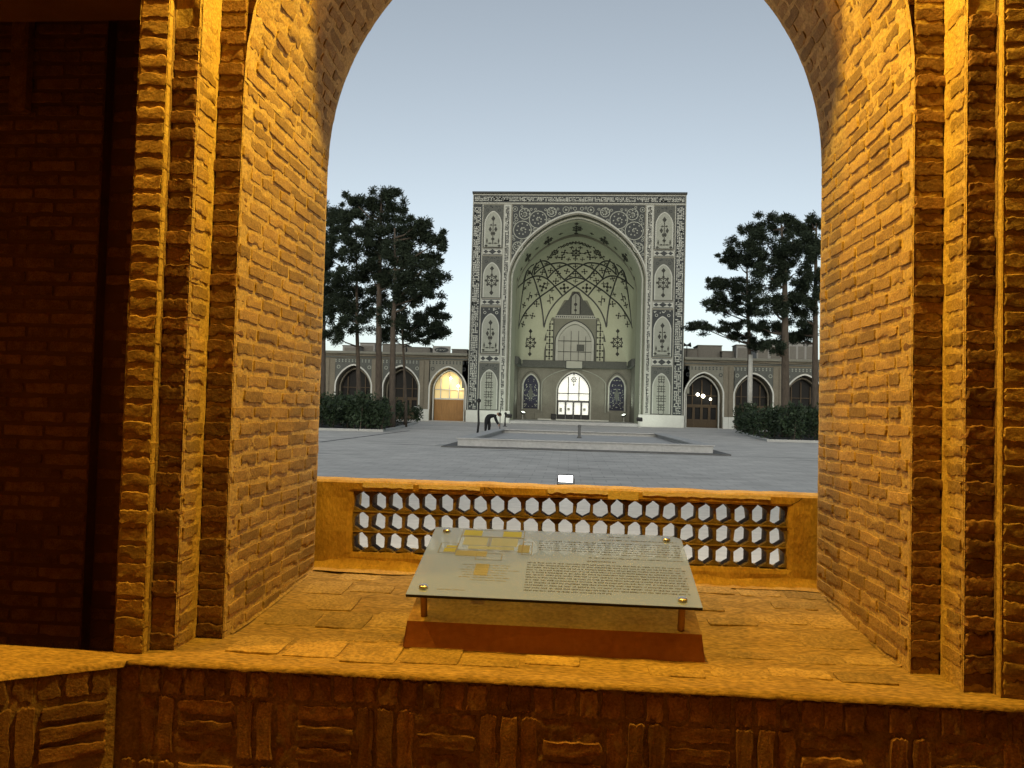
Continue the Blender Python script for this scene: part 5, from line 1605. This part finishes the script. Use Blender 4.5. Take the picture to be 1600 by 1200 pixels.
# ================================================================== SIDE WINGS
def wing(side, centers, x0, x1, top, label, lit):
    t = thing('arcade_wing', label, 'building', (0, 79.5, 0), group='arcade wings either side of the portal')
    # vertical cuts between bays
    cuts = [x0] + [(a + b) / 2 for a, b in zip(centers[:-1], centers[1:])] + [x1]
    for i, c in enumerate(centers):
        a, b = cuts[i], cuts[i+1]
        w_ = arch_wall(MB(), a, b, 0, top, 1.88, 3.5, 5.62, 0, 1.4, c, 14).build('bay_wall', M['wingbrick'], t)
        bay_lit = lit.get(i)
        arch_strip(MB(), 1.88, 1.2, 3.5, 5.62, .14, -.10, -.001, c, 14).build('arch_trim', M['whitestone'], w_)
        arch_strip(MB(), 1.60, 0.0, 3.4, 5.28, .12, .75, .95, c, 14).build('arch_trim', M['whitestone'] if bay_lit else M['wingbrick'], w_)
        # recessed tile field round the arch
        zt_ = 6.35
        f = arch_wall(MB(), max(a + .55, c - 2.2), min(b - .55, c + 2.2), 3.5, zt_, 2.04, 3.5, 5.82, -.035, -.002, c, 14, False).build('tile_field', M['tile_mid'] if not bay_lit else M['facade'], w_)
        mb = MB(); g = random.Random(i + 40)
        for k in range(12):
            u = c - 1.95 + k * .355
            for z in (6.02, 6.2): disc(mb, u, z, .09, -.06, -.036, 6, .3)
        for q in (-1, 1): ring(mb, c + q * 1.65, 5.45, .2, .07, -.06, -.036, 10)
        tag(mb.build('tile_dots', M['tile_dark'] if bay_lit else M['tile_panel'], w_), kind='stuff')
        for zz in (a, b):
            pass
        # marble foot on both piers
        for (p, q) in ((a, c - 1.9), (c + 1.9, b)):
            if q - p > .12: MB().bbox(p + .012, q, -.14, -.003, 0, 1.2, .02).build('plinth', M['whitestone'], w_)
            if q - p > .3: MB().bbox(p + .01, q - .1, -.09, -.003, 1.21, top - .55, .02).build('pilaster', M['wingbrick'], w_)
        # back of the bay
        d = link('bay_screen', None, t, (c, 1.15, 0))
        wood = M['wood'] if bay_lit == 'warm' else M['wood_dark']
        gl = E_warm_dim if bay_lit == 'warm' else M['darkglass']
        arch_fill(MB(), 1.62, .05, 3.4, 5.26, .30, .32, 0, 12).build('pane', gl, d)
        mb = MB()
        for u in (-.95, .0, .95): mb.box(u - .05, u + .05, .10, .2, 2.3, 4.95 - abs(u) * .45)
        mb.box(-1.6, 1.6, .08, .22, 2.28, 2.42); mb.box(-1.6, 1.6, .085, .215, 3.3, 3.38)
        mb.build('transom_frame', M['whitestone'] if bay_lit == 'warm' else wood, d)
        for k in range(4):
            u0 = -1.6 + k * .8; lf = MB()
            lf.box(u0, u0 + .79, .10, .17, .04, .9); lf.box(u0, u0 + .12, .10, .17, .9, 2.27); lf.box(u0 + .67, u0 + .79, .10, .17, .9, 2.27); lf.box(u0 + .12, u0 + .67, .10, .17, 2.12, 2.27)
            if bay_lit == 'warm': lf.box(u0 + .12, u0 + .67, .12, .15, .9, 2.12)
            l_ = lf.build('door_leaf', wood, d)
            lf2 = MB().bbox(u0 + .16, u0 + .63, .075, .099, .18, .78, .02).build('door_panel', wood, l_)
        # reveal floor
        MB().box(-1.88, 1.88, -1.1, .3, .0, .03).build('threshold', M['concrete'], d)
        if bay_lit == 'warm':
            for (u, z) in ((.15, 4.55), (.95, 3.75)):
                lp = MB().lathe([(.02, -.12), (.10, -.08), (.12, 0), (.08, .09), (.02, .12)], 12, (u, -.25, z)).build('globe_lamp', E_lamp, d, smooth=True)
                l = bpy.data.lights.new('globe_light', 'POINT'); l.energy = 30; l.color = (1, .84, .55); l.shadow_soft_size = .1
                link('globe_light', l, d, (u, -.45, z - .1))
        if bay_lit == 'globes':
            for (u, z, r_) in ((-.45, 3.45, .17), (.1, 3.3, .2), (.85, 3.0, .13)):
                MB().lathe([(.02*r_/.2, -r_), (r_*.75, -r_*.6), (r_, 0), (r_*.75, r_*.6), (.02, r_)], 12, (u, -.12, z)).build('globe_lamp', E_lamp, d, smooth=True)
    MB().bbox(x0, x1, -.25, 1.5, top + .003, top + .28, .04).build('cornice', M['facade'], t)
    MB().box(x0, x1, -.12, -.002, top - .42, top - .30).build('string_course', M['tile_mid'], t)
    MB().box(x0, x1, 1.4, 12, top - .3, top).build('roof', M['roofwall'], t)
    MB().box(x0, x1, 6, 6.3, 0, top - .31).build('rear_wall', M['wingbrick'], t)
    # cable sagging along the front
    xs_ = np.linspace(x0 + .2, x1 - .2, 24)
    MB().tube([(x, -.2, top - .05 - .18 * math.sin(math.pi * k / 23) + .05 * math.sin(k)) for k, x in enumerate(xs_)], .025, 5).build('cable', M['iron'], t)
E_warm_dim = emit('lit_warm_window', (1.0, .78, .38), .11)
wing('left', [-27.9, -22.8, -17.7, -12.75], -31.0, PC - 11.15, 6.85, 'brick arcade wing left of the portal with a glowing doorway', {3: 'warm'})
wing('right', [13.6, 18.55, 23.6, 28.6], PC + 11.15, 31.5, 6.95, 'brick arcade wing right of the portal with globe lamps in one doorway', {0: 'globes'})

# ---- things on the wing roofs
def roof_box(px0, px1, pyt, pyb, Y, d, m, name, label, cat, panels=0):
    a = at(px0, pyb, Y); b = at(px1, pyt, Y); z0 = 7.0
    t = thing(name, label, cat, ((a.x + b.x) / 2, Y, z0))
    h = b.z - z0; w = b.x - a.x
    MB().bbox(-w/2, w/2, 0, d, 0, h, .03).build('body', m, t)
    MB().bbox(-w/2 - .06, w/2 + .06, -.06, d + .06, h + .002, h + .10, .02).build('coping', M['roofwall'], t)
    for k in range(panels):
        u0 = -w/2 + w * (k + .12) / panels; u1 = -w/2 + w * (k + .88) / panels
        MB().box(u0, u1, -.03, -.002, h * .15, h * .85).build('panel', M['roofwall'], t)
roof_box(535, 560, 541, 553, 84, 3, M['rooflight'], 'roof_block', 'pale block on the left roof behind the slim pine trunk', 'roof block', 1)
roof_box(562, 586, 537, 553, 86, 3, M['rooflight'], 'roof_block', 'taller pale block on the left roof beside the thick trunk', 'roof block', 1)
roof_box(597, 634, 539, 553, 85, 3, M['roofwall'], 'roof_wall', 'grey roof wall between the two left trunks', 'wall', 2)
roof_box(636, 672, 544, 553, 84, 2, M['roofwall'], 'roof_wall', 'low roof wall left of the oval roof sign', 'wall', 2)
roof_box(706, 730, 547, 554, 83, 2, M['roofwall'], 'roof_wall', 'low roof wall between the oval sign and the portal', 'wall', 1)
a = at(676, 554, 81); b = at(704, 541, 81)
t = thing('roof_sign', 'long sign board with a dark oval on the left roof', 'sign', ((a.x + b.x)/2, 81, 7.1))
w = b.x - a.x; h = b.z - 7.1
MB().bbox(-w/2, w/2, 0, .12, .05, h, .02).build('board', M['rooflight'], t)
disc(MB(), 0, 0, .5, -.03, -.002, 20).build('oval', M['tile_dark'], t).scale = (w * .82, 1, h * .62)
bpy.data.objects['oval'].location = (0, 0, h * .52)
mb = MB(); 
for k in range(9): mb.box(-w*.3 + k*w*.068, -w*.3 + k*w*.068 + w*.03, -.05, -.031, h*(.42 + .06 * (k % 3)), h*(.56 + .05 * (k % 2)))
tag(mb.build('lettering', M['tile_white'], t), kind='stuff')
mb = MB().box(-w*.45, -w*.40, .13, .2, 0, h*.9).box(w*.40, w*.45, .13, .2, 0, h*.9); mb.build('supports', M['iron'], t); 
roof_box(1068, 1090, 546, 560, 84, 3, M['roofwall'], 'roof_wall', 'low dark roof wall next to the right edge of the portal', 'wall', 0)
roof_box(1090, 1128, 541, 560, 86, 3, M['roofwall'], 'roof_wall', 'taller stepped roof wall right of the loudspeaker pole', 'wall', 2)
roof_box(1128, 1148, 550, 562, 85, 3, M['roofwall'], 'roof_wall', 'low roof wall left of the pale cabinet', 'wall', 0)
roof_box(1150, 1170, 540, 562, 84, 2, M['rooflight'], 'roof_cabinet', 'pale boxy cabinet on the right roof beside the limewashed pine', 'cabinet', 1)
roof_box(1182, 1222, 537, 563, 90, 4, M['rooflight'], 'roof_block', 'pale rooftop building between the right pine trunks', 'roof block', 2)
roof_box(1232, 1272, 536, 564, 88, 4, M['rooflight'], 'roof_block', 'pale rooftop building right of the thick right trunk', 'roof block', 3)
p = at(1073, 555, 82)
t = thing('loudspeaker_pole', 'pole with two dark horn loudspeakers on the right roof beside the portal', 'loudspeaker', (p.x, 82, 7.0))
zt_ = at(1073, 538, 82).z - 7.0
MB().tube([(0, 0, 0), (0, 0, zt_)], .05, 6).build('pole', M['iron'], t)
for s_ in (-1, 1): 
    o = MB().lathe([(.08, 0), (.12, .1), (.26, .35), (.27, .36)], 12).build('horn', M['iron'], t, loc=(s_*.05, 0, zt_ - .1)); o.rotation_euler = (0, s_*R(80), 0)
